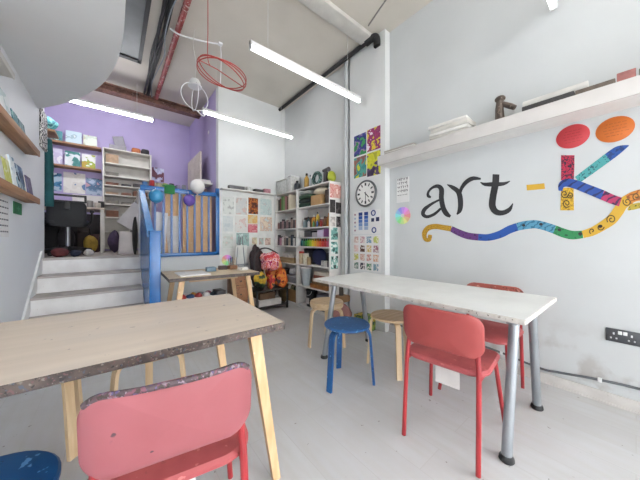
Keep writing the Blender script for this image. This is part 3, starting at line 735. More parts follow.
for i in range(3): jar(['small grey cup nearest the navy bag', 'small white cup between two grey cups under rainbow bottles', 'small dark grey cup beside the unit side panel'][i], 2.375, 2.865 - .065 * i, .70, .085, .027, ['b5b2b2', 'd9d6d3', '6a6668'][i], ['8a888a', 'c9c6c4', '4a484a'][i])
o = thing('bucket', 'light grey plastic bucket on the low shelf of the shelving unit', 'bucket', (2.42, 3.33, .3605))
MB().lathe([(.06, 0), (.075, .01), (.095, .25), (.102, .255), (.102, .27), (.09, .27)], n=24).build('bucket_body', M('a9b1b5', .4), o)
MB().ball((0, 0, .275), (.085, .085, .035), 16, .2, 2).build('contents', M('e6dfdc', .8), o)
for i, (l_, c_) in enumerate((('orange wooden tray on the low shelf beside the grey bucket', 'b9783f'), ('brown tray stacked upon the orange wooden tray', '8a6a4c'), ('red-brown tray topmost of the stacked trays', 'a4573f'))):
    bx(l_, 2.345 + .01 * i, 2.53, 2.75, 3.14 - .03 * i, .36 + .066 * i, .064, M(c_, .6, var=.35, scale=18), 'tray', 'tray')
bx('stack of white paper on top of the trays', 2.36, 2.53, 2.78, 3.06, .56, .05, M('cfc6b8', .8), 'paper_stack', 'papers')
o = thing('bin', 'black plastic bin with a white label on the bottom shelf', 'bin', (2.43, 3.2, .0505))
MB().lathe([(.075, 0), (.085, .01), (.092, .24), (.1, .245), (.1, .265), (.09, .265), (.075, .03)], n=24).build('bin_body', M('202224', .35), o)
MB().tube([(-.02, .1 * math.cos(R(a)), .25 - .1 * math.sin(R(a)) * .7) if False else (-.098 + .02 * abs(math.cos(R(a))), .09 * math.cos(R(a)), .25 - .07 * math.sin(R(a))) for a in range(0, 181, 20)], .004, 6).build('handle', M('c9c9c9', .4), o)
MB().box(-.0935, -.085, -.035, .035, .05, .14).build('paper_label', M('dedbd8', .7), o, label='white paper label')
bx('dark box on the bottom shelf beside the black bin', 2.35, 2.54, 2.72, 3.05, .05, .16, M('34323a', .6))
bx('grey flat box lying upon the dark box on the bottom shelf', 2.36, 2.54, 2.74, 3.0, .212, .07, M('6c6a74', .6))
for l_, x0, x1, y0, y1, z, h, c_ in (('brown box behind the glue bottles at the far end', 2.46, 2.545, 3.22, 3.45, 1.28, .17, '6d5444'), ('black box behind the glue bottles in the middle', 2.46, 2.545, 2.98, 3.2, 1.28, .12, '2c2a2c'),
        ('dark red box behind the glue bottles near the side panel', 2.46, 2.545, 2.72, 2.95, 1.28, .15, '7a3a36'), ('dark grey box behind the cream jars with lids', 2.46, 2.545, 3.2, 3.46, .70, .24, '4a4648'), ('black crate behind the small cups', 2.44, 2.545, 2.70, 2.87, .70, .2, '2f2d33')):
    bx(l_, x0, x1, y0, y1, z, h, M(c_, .7, var=.3, scale=20))
for i, (l_, y, h, c_) in enumerate((('white tube of paint standing in front of the brown box', 3.20, .12, 'dcd8d4'), ('green paint tube beside the orange bottle', 3.075, .1, '4a8a4a'), ('blue paint tube on the glue bottle shelf', 2.985, .11, '3a5a9a'), ('red paint tube on the glue bottle shelf', 2.90, .11, 'b83a34'))):
    bottle(l_, 2.365, y, 1.28, h, .02, c_, '2a2a2c')
# left unit
q = random.Random(12)
bk = [('white', 'd8d4cf'), ('black', '2a2628'), ('dark red', '7a2f33'), ('green', '5c8a4a'), ('light green', '8aa86a'), ('pink', 'b8747c'), ('brown', '6d4a3c'), ('cream', 'd9cdb8')]
y = 4.17
for i, (n_, c_) in enumerate(bk):
    t = q.uniform(.045, .07); h = q.uniform(.2, .26)
    o = thing('book', f'{n_} book spine among the books on the corner unit top shelf', 'book', (2.43, y - t / 2, 1.6055), 0, 'books on the corner unit')
    MB().box(-.085, .08, -t / 2, t / 2, 0, h, .004).build('cover', M(c_, .6), o); MB().box(-.075, .081, -t / 2 + .005, t / 2 - .005, .004, h + .001).build('pages', M('e0dacb', .8), o)
    y -= t + .003
for row, (z, cs, nm) in enumerate(((1.28, ['8a5f5a', '4a3a40', 'b08a90', '3a3338', '9a7a7c', '2f2a30', 'a88c86', '54464a', 'b9705a'], 'middle'), (.985, ['5a4a52', 'c98aa0', 'd9d3cb', '8a7a72', '2f3338', 'c0b09a', '3a4a58', 'd6cfcb', '24262a'], 'lower'))):
    cnames = [['plum brown', 'dark plum', 'dusty pink', 'black', 'mauve', 'charcoal', 'beige', 'dark grey', 'terracotta'], ['grey-plum', 'pink', 'white', 'taupe', 'black', 'sand', 'slate blue', 'pale grey', 'jet black']][row]
    for i in range(9):
        jar(f'{cnames[i]} jar on the {nm} jar shelf of the corner unit', 2.395, 4.15 - .073 * i, z, q.uniform(.13, .19), .031, cs[i], q.choice(['2a282b', 'd6d2ce', '3a3436', 'c4b8b2']), f'jars on the {nm} jar shelf')
o = thing('basket', 'pale wicker basket heaped with cloth on the corner unit', 'basket', (2.43, 3.82, .6905))
MB().prism([(-.085, -.22), (.09, -.22), (.09, .22), (-.085, .22)], .09, lambda u, v, d: Vector((u * (1 + d), v * (1 + d), d))).build('basket_body', wood('wicker', 'b9a27c', '8e7752', 1, .8), o)
MB().ball((0, .03, .11), (.085, .19, .075), 20, .2, 5).build('cloth', M('cfcac4', .9, var=.4, scale=12), o, label='crumpled white cloth in the basket')
bx('grey plastic tray on the corner unit below the wicker basket', 2.345, 2.535, 3.56, 3.86, .36, .12, M('8a8d92', .4), 'tray', 'tray', lid=M('c2c6ca', .4))
blob('cloth', 'crumpled pale grey cloth on the tray in the corner unit', 'cloth', (2.43, 3.70, .4805), (.08, .13, .06), M('b9bcc0', .9, var=.4, scale=12), .25, 91)
bx('dark grey box on the corner unit below the wicker basket', 2.345, 2.535, 3.89, 4.18, .36, .2, M('3d3b40', .5))
o = thing('cardboard_box', 'open cardboard box of green things on the corner unit bottom shelf', 'box', (2.44, 3.7, .0505))
m = MB()
for a in ((-.1, .09, -.17, .17, 0, .006), (-.1, -.094, -.17, .17, 0, .2), (.084, .09, -.17, .17, 0, .2), (-.094, .084, -.17, -.164, 0, .2), (-.094, .084, .164, .17, 0, .2)): m.box(*a)
m.build('box_body', M('b08a5c', .8), o, smooth=0)
for k in range(5): MB().ball((-.02 + .02 * (k % 2), -.12 + .06 * k, .19), (.05, .045, .07), 12, .2, k).build('contents', M(['5a7a4a', '3f5a3c', 'c9c3a0', '7a8a4a', 'd8d3cc'][k], .8), o)
blob('bag', 'brown sack on the bottom shelf of the corner unit', 'bag', (2.44, 4.03, .0505), (.085, .13, .12), M('6a5238', .9), .12, 3)
# on top of the units
ZTU = 1.91
for i, (l_, y, h, r, c_, k_) in enumerate((('small black bottle standing on top of the corner unit', 3.60, .17, .05, '2c2f33', '17181a'), ('yellow-brown bottle on top of the unit by the black bottle', 3.33, .24, .04, 'c79a3c', '242424'),
                                            ('tall thin grey bottle standing on the unit top beside the yellow-brown bottle', 3.23, .2, .022, 'a5adb0', '3c4448'))):
    bottle(l_, 2.42, y, ZTU, h, r, c_, k_)
o = thing('storage_basket', 'white storage basket at the corner on top of the shelving', 'basket', (2.43, 4.0, ZTU))
for zz in (0,): MB().box(-.085, .1, -.18, .18, 0.0005, .23, .012).build('basket_body', M('cfd0cd', .6, var=.25, scale=30), o)
MB().box(-.092, .107, -.187, .187, .232, .25, .005).build('rim', M('dddcd8', .5), o)
o = thing('storage_basket', 'white storage basket beside the black bottle on top of the shelving', 'basket', (2.43, 3.74, ZTU))
MB().box(-.085, .1, -.066, .066, 0.0005, .26, .012).build('basket_body', M('d6d6d2', .6, var=.2, scale=30), o); MB().box(-.09, .105, -.068, .068, .262, .278, .004).build('rim', WHITE, o)
o = thing('wreath', 'dark green wreath standing on top of the shelving unit', 'wreath', (2.43, 3.075, ZTU))
MB().tube([(.0, .085 * math.cos(a * PI / 14), .115 + .085 * math.sin(a * PI / 14)) for a in range(28)], .028, 8, True).build('wreath_ring', worn('wreath_green', '2f4a46', '1f3230', ['7a9a94'], .8, 30, sscale=60, amount=.55), o)
o = thing('glue_gun', 'black tool with a grip standing on the shelving unit top', 'tool', (2.43, 2.845, ZTU))
MB().box(-.03, .03, -.02, .05, 0.0005, .17, .015, Matrix.Rotation(R(-12), 4, 'X') if False else None).build('grip', M('3a3538', .5), o)
MB().tube([(0, .08, .2), (0, -.05, .2)], [.022, .035], 12).build('barrel', M('4a4448', .5), o)
blob('plastic_bag', 'yellow-green bag on the unit top above the pink drawing', 'bag', (2.43, 2.735, ZTU + .0005), (.07, .055, .075), M('b8c234', .5), .15, 7)
bottle('dark bottle behind the yellow-green bag on the unit top', 2.51, 2.80, ZTU, .14, .03, '2b2328', '161416')
# cut-outs on the side panel facing the room
YSd = YA - .0005
PIN = [('pink drawing of blotches at the top of the unit side panel', .0, .21, 1.68, 1.87, ['e6b8ac', 'e2a79c', 'd98a84', 'ecd0c6']),
       ('black silhouette print, upper left on the unit side panel', .0, .10, 1.47, 1.65, ['1d1b1d', '2a2628', '3a3436']),
       ('black silhouette print, upper right on the unit side panel', .11, .21, 1.46, 1.62, ['1d1b1d', '2a2628', '4a4244']),
       ('small black print below the two silhouettes on side panel', .12, .20, 1.27, 1.42, ['221f22', '2a2628', '6a6264']),
       ('pale print left of the small black print on side panel', .01, .10, 1.28, 1.41, ['dcd5cf', 'd3ccc8', 'b0a8a4']),
       ('teal cup drawing, topmost of three on the unit side panel', .02, .15, 1.09, 1.26, ['e0e4e2', '8fbcb4', '6fa69e', '3f5a58']),
       ('teal cup drawing, middle of three on the unit side panel', .02, .15, .89, 1.06, ['dfe5e2', '8fc0b6', '5f9c94', '3a5552']),
       ('teal cup drawing with black top, lowest of three on side panel', .02, .15, .68, .86, ['2a3a3a', '9cc7bd', '7fb3aa', 'dfe5e2'])]
for i, (l_, a, b_, z0, z1, cs) in enumerate(PIN):
    flat_y('drawing', l_, 'drawing', YSd, 2.338 + a, 2.338 + min(b_, .212), z0, z1, art(cs, 18, 20 + i))

# ------------------------------------------------------------------ back wall: ledge and drawings
YW = 4.23
tag(MB().box(1.34, 2.30, YW - .13, YW, 1.895, 1.915, .003).build('wall_shelf', SHELFW), 'narrow white shelf above the drawings on the back wall', 'shelf')
tag(MB().box(1.345, 2.32, YW - .008, YW - .0005, .42, 1.89).build('display_board', M('f0f2ef', .6)), 'tall white display board covered with drawings on the back wall', 'board')
for i, (l_, x0, x1, h, c_) in enumerate((('dark grey box lying on the narrow back wall shelf', 1.46, 1.72, .06, '6a6a6c'), ('white box in the middle of the narrow back wall shelf', 1.76, 1.86, .07, 'd9dcda'), ('flat black box on the narrow back wall shelf', 1.9, 2.06, .05, '4a474a'), ('pink box at the end of the narrow back wall shelf', 2.08, 2.2, .075, 'd99aa6'))):
    bx(l_, x0, x1, YW - .11, YW - .02, 1.915, h, M(c_, .6, var=.4, scale=30))
DR = [(223, 234, 197, 214, ['dfe4df', 'd5dcd8', 'b0b4b0', '9a9c9c'], 'pale grey figure drawing, first of the top row'),
      (236, 247, 198, 214.5, ['c9ccce', 'd3d2d0', 'b8a8a4', 'd3a29a'], 'grey drawing with a pink shape, second of the top row'),
      (248.5, 258, 198, 214, ['5a2a1c', '9c4a22', 'd0803a', '3a1c18'], 'brown and orange painting, darkest on the display board'),
      (260.5, 271.5, 199, 215, ['b8d4d4', 'd3dfdc', '9cc0c6', 'c9c3c0'], 'pale teal drawing, last of the top row'),
      (223, 233, 216, 231.5, ['d8e0e0', 'ccd6da', 'b6c6cc'], 'pale blue drawing, first of the middle row'),
      (235.5, 246.5, 216, 232, ['e6e3df', 'e9e6e2', 'd9a8a2', 'e0c4bc'], 'white drawing with pink specks in the middle row'),
      (248, 257.5, 215, 223.5, ['f0d08a', 'efc07a', 'ecd9a8'], 'yellow painting above the pink one'),
      (248, 257.5, 224, 232.5, ['e58a92', 'd96a7a', 'ecb0b0'], 'pink painting below the yellow one'),
      (260, 272, 217, 231, ['ecd0ae', 'e0a67e', 'd8b8a4', 'c9dcdc'], 'peach and orange landscape drawing at right of the middle row'),
      (223, 233, 233.5, 248, ['dfe3de', 'd6dcd4', 'c0cac0', 'dcc6be'], 'pale green drawing, first of the lower row'),
      (236.5, 249, 233, 246, ['6fb3ae', '4a958f', '2d5f62', 'cfe6e2'], 'teal painting with dark branches in the lower row'),
      (252, 257, 237.5, 244.5, ['d9cf9a', 'd0a070', '8fa860'], 'small tulip drawing, left of three'),
      (259, 263.5, 238, 244.5, ['8fb0a8', 'c98a7a', '7aa08a'], 'small tulip drawing, middle of three'),
      (265, 270.5, 238, 245, ['d9b09a', 'c0705a', 'a8b080'], 'small tulip drawing, right of three')]
for i, (x0, x1, y0, y1, cs, l_) in enumerate(DR):
    a = on_y(x0, y0, YW - .012); b_ = on_y(x1, y1, YW - .012)
    zt = on_y((x0 + x1) / 2, y0, YW - .012).z; zb = on_y((x0 + x1) / 2, y1, YW - .012).z
    if i not in (2, 6, 7):
        cs = [tuple(.62 * a1 + .38 * b1 for a1, b1 in zip(lin(c)[:3], lin('e2e4e0')[:3])) for c in cs]
    flat_y('drawing', l_, 'drawing', YW - .0085, a.x, b_.x, zb, zt, art(cs, 15, 40 + i, bias=.5 if i not in (2, 6, 7) else None), .004)
wheel('round colour wheel on the back wall above the work table', (1.455, YW - .009, .755), .085, (R(90), 0, 0), .15, 1)
# sheet on a thin grey easel
o = thing('easel', 'thin grey easel holding a blank white board by the back wall', 'easel', (1.60, 4.02, 0))
MB().box(-.085, .105, -.02, -.008, .70, 1.0, .002).build('board', M('e6e6e2', .6), o)
for s in (-1, 1): MB().tube([(s * .13 - .02, -.09, .002), (s * .03, .0, 1.14)], .009, 6).build('leg', M('8a8f92', .4, .4), o)
MB().tube([(0, .2, .002), (0, .0, 1.13)], .009, 6).build('leg', M('8a8f92', .4, .4), o)
MB().box(-.11, .12, -.03, .004, .68, .70).build('tray', M('8a8f92', .4, .4), o)

# work table clutter
zt = .7265
for i, (l_, c_, p, r_) in enumerate((('brown wooden box of brushes on the right end of the work table', '9c6f50', (1.16, 3.17), 5), ('dark box beside the brushes on the work table', '55423c', (1.05, 3.2), -12), ('white tub at the right corner of the work table', 'd9d6d0', (1.22, 2.98), 20))):
    o = thing('box', l_, 'box', (p[0], p[1], zt), R(r_)); MB().box(-.05, .05, -.04, .04, 0, .045 if i < 2 else .035, .004).build('box_body', M(c_, .6), o)
    if i == 0:
        for k in range(5): MB().tube([(-.03 + .015 * k, .01, .02), (-.04 + .025 * k, .02, .13 + .01 * (k % 3))], .0045, 6).build('brush', M(['c9a070', '7a3a2a', '2f2a2a', 'b08050', 'd6c6a8'][k], .5), o)
paper = bx('white paper sheets on the left end of the work table', .52, .80, 2.80, 3.15, zt, .012, M('ecebea', .7), 'paper_stack', 'papers', bev=.002)
o = bx('small blue-grey tub on the work table near the paper', .83, .93, 3.05, 3.13, zt, .05, M('6f8a9c', .5), 'tub', 'tub')
# things below the work table
o = thing('crate', 'white crate of coloured odds and ends under the work table', 'crate', (.67, 3.06, 0))
MB().box(-.12, .20, -.14, .14, 0, .47, .01).build('crate_body', M('d9d4d0', .5), o)
for k in range(9): MB().ball((-.1 + .04 * k, -.05 + .07 * (k % 2), .48), (.04, .035, .03), 10, .2, k).build('contents', M(['c9403a', 'd8d4d0', '3a5a8a', 'd9a24a', 'b84a4a', '7a8a90', 'e0dcd8', '8a4a5a', '2f3a4a'][k], .6), o)
bx('black box under the work table next to the white crate', .93, 1.03, 3.02, 3.2, 0, .50, M('26242c', .5))
bx('pale grey box under the work table at its right side', .98, 1.14, 3.48, 3.74, 0, .30, M('c9c5c4', .6))
o = thing('chest', 'brown wooden chest standing behind the right end of the work table', 'chest', (1.43, 3.70, 0))
MB().box(-.11, .11, -.12, .12, 0, .60, .004).build('chest_body', BROWN, o)
for k in range(3):
    d_ = MB().box(-.1, .1, -.128, -.121, .03 + .19 * k, .2 + .19 * k, .004).build('drawer', worn('drawer_front', 'a57450', '8a5c40', ['5f4232'], .5), o)
    MB().ball((0, -.138, .115 + .19 * k), (.012, .011, .012), 10).build('knob', DARK, d_)
# heap of bags on a low trolley
o = thing('trolley', 'low dark trolley under the heap of colourful bags', 'trolley', (1.92, 3.72, 0))
for z in (.05, .30): MB().box(-.27, .27, -.2, .2, z, z + .025, .003).build('shelf', M('3f3a38', .6), o)
for sx in (-1, 1):
    for sy in (-1, 1):
        MB().box(sx * .26 - .012, sx * .26 + .012, sy * .19 - .012, sy * .19 + .012, .0, .325).build('leg', DARK, o)
ZTR = .3255
flor = art(['d9404a', 'e8a0b0', 'e86a3a', 'f0c8d0', 'b83060'], 14, 3)
blob('bag', 'orange bag at the front right of the heap on the trolley', 'bag', (2.095, 3.59, ZTR), (.105, .10, .13), art(['e0702e', 'd95f28', 'e8953a', 'c04a24', '2a2426'], 9, 1), .32, 21, 36)
blob('bag', 'yellow and black bag at the left front of the trolley heap', 'bag', (1.74, 3.58, ZTR), (.085, .09, .12), art(['d9b83a', 'c9a030', '3a5a3a', '2a2a2a'], 10, 6), .32, 22, 36)
blob('bag', 'red patterned bag between the yellow and orange bags', 'bag', (1.905, 3.56, ZTR), (.05, .07, .11), art(['a8323a', 'd9403a', 'e8a04a', '3a2a30'], 14, 12), .32, 27, 36)
blob('bag', 'pink floral bag in the middle of the trolley heap', 'bag', (1.94, 3.64, .585), (.14, .11, .14), flor, .32, 23, 36)
blob('bag', 'red-orange bag at the back right of the heap', 'bag', (2.09, 3.82, ZTR), (.12, .09, .26), art(['d95a34', 'c8452f', 'e58a4a', 'f0b070'], 9, 9), .32, 24, 36)
blob('bag', 'dark brown bag at the back left of the heap', 'bag', (1.80, 3.83, ZTR), (.12, .08, .29), M('4a3a3c', .8, var=.5, scale=15), .32, 25, 36)
hm = MB().tube(spline([(1.70, 3.70, .47), (1.70, 3.70, .8), (1.78, 3.70, .93), (1.92, 3.70, .95), (2.10, 3.68, .86)], 6), .012, 6)
tag(hm.build('strap', DARK), 'black strap arching over the top of the heap of bags', 'strap')
bx('white paper packs on the lower shelf of the trolley', 1.70, 2.08, 3.54, 3.84, .0755, .1, M('cfcbc8', .8, var=.2), 'paper_stack', 'papers')
bx('brown box on the paper packs in the trolley', 1.72, 1.98, 3.55, 3.84, .1765, .1, M('7a5c44', .8, var=.4))
blob('sack', 'olive sack on the floor between the trolley and the corner unit', 'bag', (2.25, 3.78, 0), (.055, .12, .22), M('7a6440', .9, var=.4), .08, 31)

# under the far end of the white table
blob('cloth_bundle', 'pink cloth bundle on the floor by the table legs at the pier', 'cloth', (2.24, 2.33, 0), (.12, .13, .14), M('b98580', .9, var=.3), .12, 41)
o = thing('tool_caddy', 'brown wooden caddy with a dark handle standing on the pink bundle', 'caddy', (2.24, 2.34, .31))
MB().box(-.09, .09, -.07, .07, 0, .08, .01).build('caddy_body', M('a37a55', .6), o)
MB().cyl((0, 0, .08), (0, 0, .22), .03, .025).build('handle', M('3a3233', .5), o)
bx('green and yellow book pile on the floor beside the pink bundle', 2.30, 2.47, 1.98, 2.18, 0, .18, art(['8a9a3c', '3a5a3c', 'c9b04a'], 12, 3), 'book_pile', 'books')

# ------------------------------------------------------------------ stair side, railing and balloons
o = thing('stair_rail', 'blue boarded stair side with sloping handrail and square newel post', 'railing')
m = MB(); m.prism([(3.12, .06), (4.14, .70), (4.14, 1.70), (3.12, 1.12)], .03, lambda u, v, d: Vector((.285 + d, u, v))); m.build('side_board', BLUE, o)
MB().box(.283, .378, 3.02, 3.118, 0, 1.17, .006).build('newel_post', BLUE, o)
MB().box(.278, .383, 3.015, 3.119, 1.17, 1.185, .004).build('post_cap', BLUE, o)
m = MB(); m.prism([(3.119, 1.12), (4.145, 1.71), (4.145, 1.76), (3.119, 1.17)], .06, lambda u, v, d: Vector((.27 + d, u, v))); m.build('handrail', worn('handrail_blue', '3d80bf', '3575b3', ['2a629e'], .3), o)
o = thing('railing', 'blue balcony railing of upright bars along the raised area', 'railing')
MB().box(.285, 1.315, 4.15, 4.20, 1.765, 1.825, .005).build('top_rail', BLUE, o)
MB().box(.345, 1.315, 4.15, 4.195, .85, .90, .005).build('bottom_rail', BLUE, o)
for x in (.29, 1.262): MB().box(x, x + .05, 4.15, 4.199, .85, 1.90 if x > 1 else 1.765, .004).build('post', BLUE, o)
for i in range(8):
    x = .452 + .101 * i
    MB().box(x - .013, x + .013, 4.162, 4.19, .90, 1.765, .003).build('baluster', worn('baluster_paint', '5d80b8', '4f73ad', ['7793c2'], .4), o)
tan = worn('tan_board', 'e9c193', 'dfb484', ['efd0a8'], .7, 3)
for i, (x0, x1) in enumerate(((.60, .80), (.83, 1.25))):
    flat_y('board', ['tan board behind the blue railing bars, the left one', 'tan board behind the blue railing bars, the wide right one'][i], 'board', 4.36, x0, x1, .8805, 1.78, tan, .02)
def balloon(label, x, y, z, r, col, tie=True):
    o = thing('balloon', label, 'balloon', (x, y, z))
    MB().ball((0, 0, 0), (r, r, r * 1.08), 24).build('skin', M(col, .25, var=.03), o)
    MB().tube([(0, 0, -r * 1.06), (0, 0, -r * 1.2)], [.006, .012], 8).build('knot', M(col, .3), o)
    MB().tube(spline([(0, 0, -r * 1.15), (.01, .01, -r * 1.0 - .05), (.0, 4.16 - y - .012, min(1.8, 1.8) - z)], 4), .0025, 5).build('string', M('e3e0e0', .6), o)
balloon('light blue balloon tied to the rail at the stair corner', .455, 4.055, 1.675, .086, '4fa8de')
balloon('white balloon above the blue railing', .965, 4.045, 1.87, .10, 'e6e4e2')
balloon('purple balloon hanging before the tan board on the railing', .86, 4.065, 1.66, .078, '7a5cc0')
o = thing('cloth', 'green cloth draped over the railing beside the light blue balloon', 'cloth', (.63, 4.175, 1.826))
MB().ball((0, 0, .026), (.09, .04, .02), 14, .2, 3).box(-.07, .06, -.038, -.030, -.09, .03, .003).build('drape', M('2f8a4c', .8), o)
# things standing on the rail top shelf beyond
o = thing('ledge_shelf', 'white shelf just behind the blue railing top', 'shelf', (.9, 4.46, ZS))
MB().box(-.62, .36, -.07, .07, .895, .915, .003).build('board', WHITE, o)
for x in (-.6, .34): MB().box(x - .012, x + .012, -.06, .06, 0, .895).build('leg', WHITE, o)
q = random.Random(5)
for i, (n_, c_) in enumerate((('blue', '5a8ac4'), ('red', 'c9302f'), ('cream', 'd9c9a0'), ('yellow-green', 'b9c070'), ('black', '24242a'), ('lilac', 'a79ac0'), ('grey', '8a8a92'))):
    jar(f'{n_} pot on the shelf behind the railing top', .36 + .085 * i, 4.46, ZS + .915, q.uniform(.09, .15) if i != 1 else .16, .034, c_, c_)
bx('dark brown box on the shelf behind the white balloon', 1.10, 1.2, 4.42, 4.51, ZS + .915, .13, M('5a3a38', .6))

# ------------------------------------------------------------------ raised area
# white bookcase
o = thing('bookcase', 'white open bookcase against the purple wall', 'bookcase', (.225, 6.08, ZS))
for s in (-.355, .355): MB().box(s - .011, s + .011, -.115, .115, 0, 1.86, .002).build('side_panel', OFFWHITE, o)
zs_ = [.06, .36, .62, .86, 1.03, 1.20, 1.37, 1.60, 1.86]
for z in zs_: MB().box(-.344, .344, -.115, .115, z - .02, z, .002).build('shelf', OFFWHITE, o)
MB().box(-.344, .344, .107, .113, .06, 1.84).build('back_panel', M('c9c5bf', .6), o)
q = random.Random(9)
for zi, z in enumerate(zs_[2:8]):
    place = ['third lowest', 'fourth lowest', 'middle', 'upper middle', 'second highest', 'highest'][zi]
    hh = zs_[zi + 3] - z - .03
    for k, (x0, x1) in enumerate(((-.32, -.14), (-.10, .05), (.08, .30))):
        c_, n_ = q.choice([('6a5a50', 'brown'), ('3a3434', 'black'), ('d0cbc4', 'cream'), ('8a5a44', 'red-brown'), ('7a746c', 'grey'), ('c8a88a', 'tan')])
        if zi >= 4 and k: continue
        bx(f'{n_} box {["at the left end", "in the middle", "at the right end"][k]} of the {place} filled bookcase shelf', .225 + x0, .225 + x1, 6.0, 6.16, ZS + z, hh * q.uniform(.3, .75), M(c_, .7, var=.3, scale=20))
zt = ZS + 1.86
bx('grey picture frames lying on top of the bookcase', -.05, .2, 5.99, 6.17, zt, .08, M('9a969c', .6, var=.3), 'picture', 'picture')
bx('orange bundle on top of the bookcase', .28, .42, 6.0, 6.16, zt, .1, M('d07a4a', .7, var=.3), 'bundle', 'bundle', bev=.03)
bx('black bundle at the right end of the bookcase top', .43, .56, 6.0, 6.16, zt, .11, M('26242a', .7), 'bundle', 'bundle', bev=.03)
o = thing('folder', 'grey folder leaning on the purple wall above the bookcase', 'folder', (.12, 6.1, zt + .081)); MB().box(-.08, .08, -.012, .012, 0, .2, .003, Matrix.Rotation(R(-14), 4, 'Y')).build('cover', M('8f8c94', .6), o)
flat_y('picture', 'red-brown framed picture with a pale figure on the purple wall', 'picture', YB, .62, .83, 2.28, 2.56, art(['8a5a6a', '7a4a5a', 'b8b8d8', 'd0d4e8'], 7, 4), .015)
flat_y('picture', 'cream picture below the framed one on the purple wall', 'picture', YB, .62, .86, 1.98, 2.25, art(['d9d2c0', 'd0c8b0', 'e0b08a', 'a8b890'], 9, 7), .012)
# wall shelves over the desk
for i, z in enumerate((2.70, 2.31)):
    tag(MB().box(-.915, -.16, 6.0, YB, z, z + .03, .003).build('wall_shelf', OAKX), ['upper wooden shelf on the purple wall over the desk', 'lower wooden shelf on the purple wall over the desk'][i], 'shelf')
for i, (l_, x0, x1, h, cs) in enumerate((('pale blue picture leaning on the upper wooden shelf', -.62, -.42, .22, ['c9dce6', 'b0ccd8', 'e3e8e6']), ('white-green picture leaning on the upper wooden shelf', -.40, -.22, .2, ['dfe6dc', 'cfdacf', 'd9c9a8', 'b8c8c0']), ('teal landscape picture at the left of the upper wooden shelf', -.86, -.66, .18, ['5a9aa0', '3f7f8a', 'c9dcd8']))):
    flat_y('picture', l_, 'picture', 6.1, x0, x1, 2.731, 2.731 + h, art(cs, 9, 60 + i, bias=.5), .012)
for i, (l_, x0, x1, h, cs) in enumerate((('white picture with teal trees on the lower wooden shelf', -.63, -.44, .26, ['dfe4e8', 'd6dde2', '5a9a96', '4a8a86']), ('white picture with a green square on the lower wooden shelf', -.42, -.24, .25, ['e6e6e4', 'e0e0de', 'a0b84a', 'c9a84a']), ('pale lilac picture on the lower wooden shelf', -.87, -.66, .27, ['d0cbe0', 'c4bcd8', 'e3e0e6']))):
    flat_y('picture', l_, 'picture', 6.1, x0, x1, 2.341, 2.341 + h, art(cs, 8, 70 + i, bias=.5), .012)
flat_y('poster', 'blue landscape poster on the purple wall at its left end', 'poster', YB, -.91, -.68, 1.92, 2.22, art(['b8d0e0', '4a88b0', '2f6a90', 'd8e0e4'], 7, 81))
flat_y('poster', 'large white poster with a blue bird-like shape on the purple wall', 'poster', YB, -.66, -.38, 1.90, 2.26, art(['e6e3dd', 'e9e6e0', 'dedad4', '6a88b0'], 4, 82))
flat_y('poster', 'grey-blue landscape poster beside the bookcase on the purple wall', 'poster', YB, -.37, -.15, 1.90, 2.2, art(['b0bcd0', '8aa0bc', '5a7898', 'c9a0a8'], 7, 83))
flat_y('poster', 'wide white sheet low on the purple wall behind the chair', 'poster', YB, -.55, -.15, 1.62, 1.885, M('e3dfdb', .7))
# small shelf on the near-left with a teal bundle
tag(MB().box(-.93, -.62, 5.05, 5.4, 2.58, 2.61, .003).build('wall_shelf', OAKX), 'short wooden shelf with a teal bundle at the left of raised area', 'shelf')
blob('cloth_bundle', 'teal cloth bundle on the short wooden shelf', 'cloth', (-.73, 5.22, 2.61), (.12, .13, .10), art(['4aa0a8', '3a8a98', '7ac0c0', '2f6a78'], 9, 4), .15, 51)
o = thing('scarf', 'long dark teal scarf hanging at the end of the left wall', 'scarf', (-.607, 4.53, 1.5))
m = MB(); rings = []
for k in range(13):
    z = .82 * k / 12; w = .040 - .014 * (k / 12) ** 4 + .002 * math.sin(k * 2.1)
    rings.append([Vector((w * math.cos(a * PI / 8) * (1 + .12 * math.sin(3 * a + k)), .03 * math.sin(a * PI / 8), z)) for a in range(16)])
m.rings(rings).build('fabric', M('1f5f63', .85, var=.3), o)
MB().tube([(-.05, -.111, .80), (-.02, 0, .825), (.03, .0, .835)], .007, 6).build('hook', GREYM, o)
o = thing('banner', 'black and white zebra patterned cloth hanging at the end of the left wall', 'cloth', (XL + .015, 4.27, 2.13))
MB().box(-.0145, .012, -.13, .14, 0, .42, .008).build('fabric', pattern('e6e4e0', '1d1d20', 'wave', 16, 8, thr=.5), o)
# desk, chair
o = thing('desk', 'white desk with pale legs under the wooden shelves', 'desk', (-.50, 5.58, ZS))
MB().box(-.42, .40, -.31, .31, .68, .71, .004).build('desktop', M('cdbfb2', .5), o)
for sx in (-.39, .37):
    for sy in (-.28, .28): MB().box(sx - .022, sx + .022, sy - .022, sy + .022, 0, .68, .003).build('leg', OFFWHITE, o)
zt = ZS + .7105
for i, (n_, x, y, h, c_) in enumerate((('white mug on the desk behind the chair', -.62, 5.5, .1, 'dcd8d4'), ('grey pot at the right of the desk', -.28, 5.5, .12, '8a8684'), ('cream pot beside the grey pot on the desk', -.19, 5.45, .09, 'c9c0b4'), ('black pot at the front right of the desk', -.15, 5.58, .13, '2f2c2e'))):
    jar(n_, x, y, zt, h, .04, c_, c_)
o = thing('office_chair', 'black mesh office chair with a headrest on the raised area', 'chair', (-.48, 4.92, ZS), R(4))
mesh = M('232427', .7)
for a in range(5):
    t = R(72 * a + 20); MB().tube([(.0, 0, .10), (.26 * math.cos(t), .26 * math.sin(t), .065)], [.03, .02], 8).build('base_spoke', DARK, o)
    MB().ball((.27 * math.cos(t), .27 * math.sin(t), .031), (.03, .03, .03), 10).build('castor', BLACK, o)
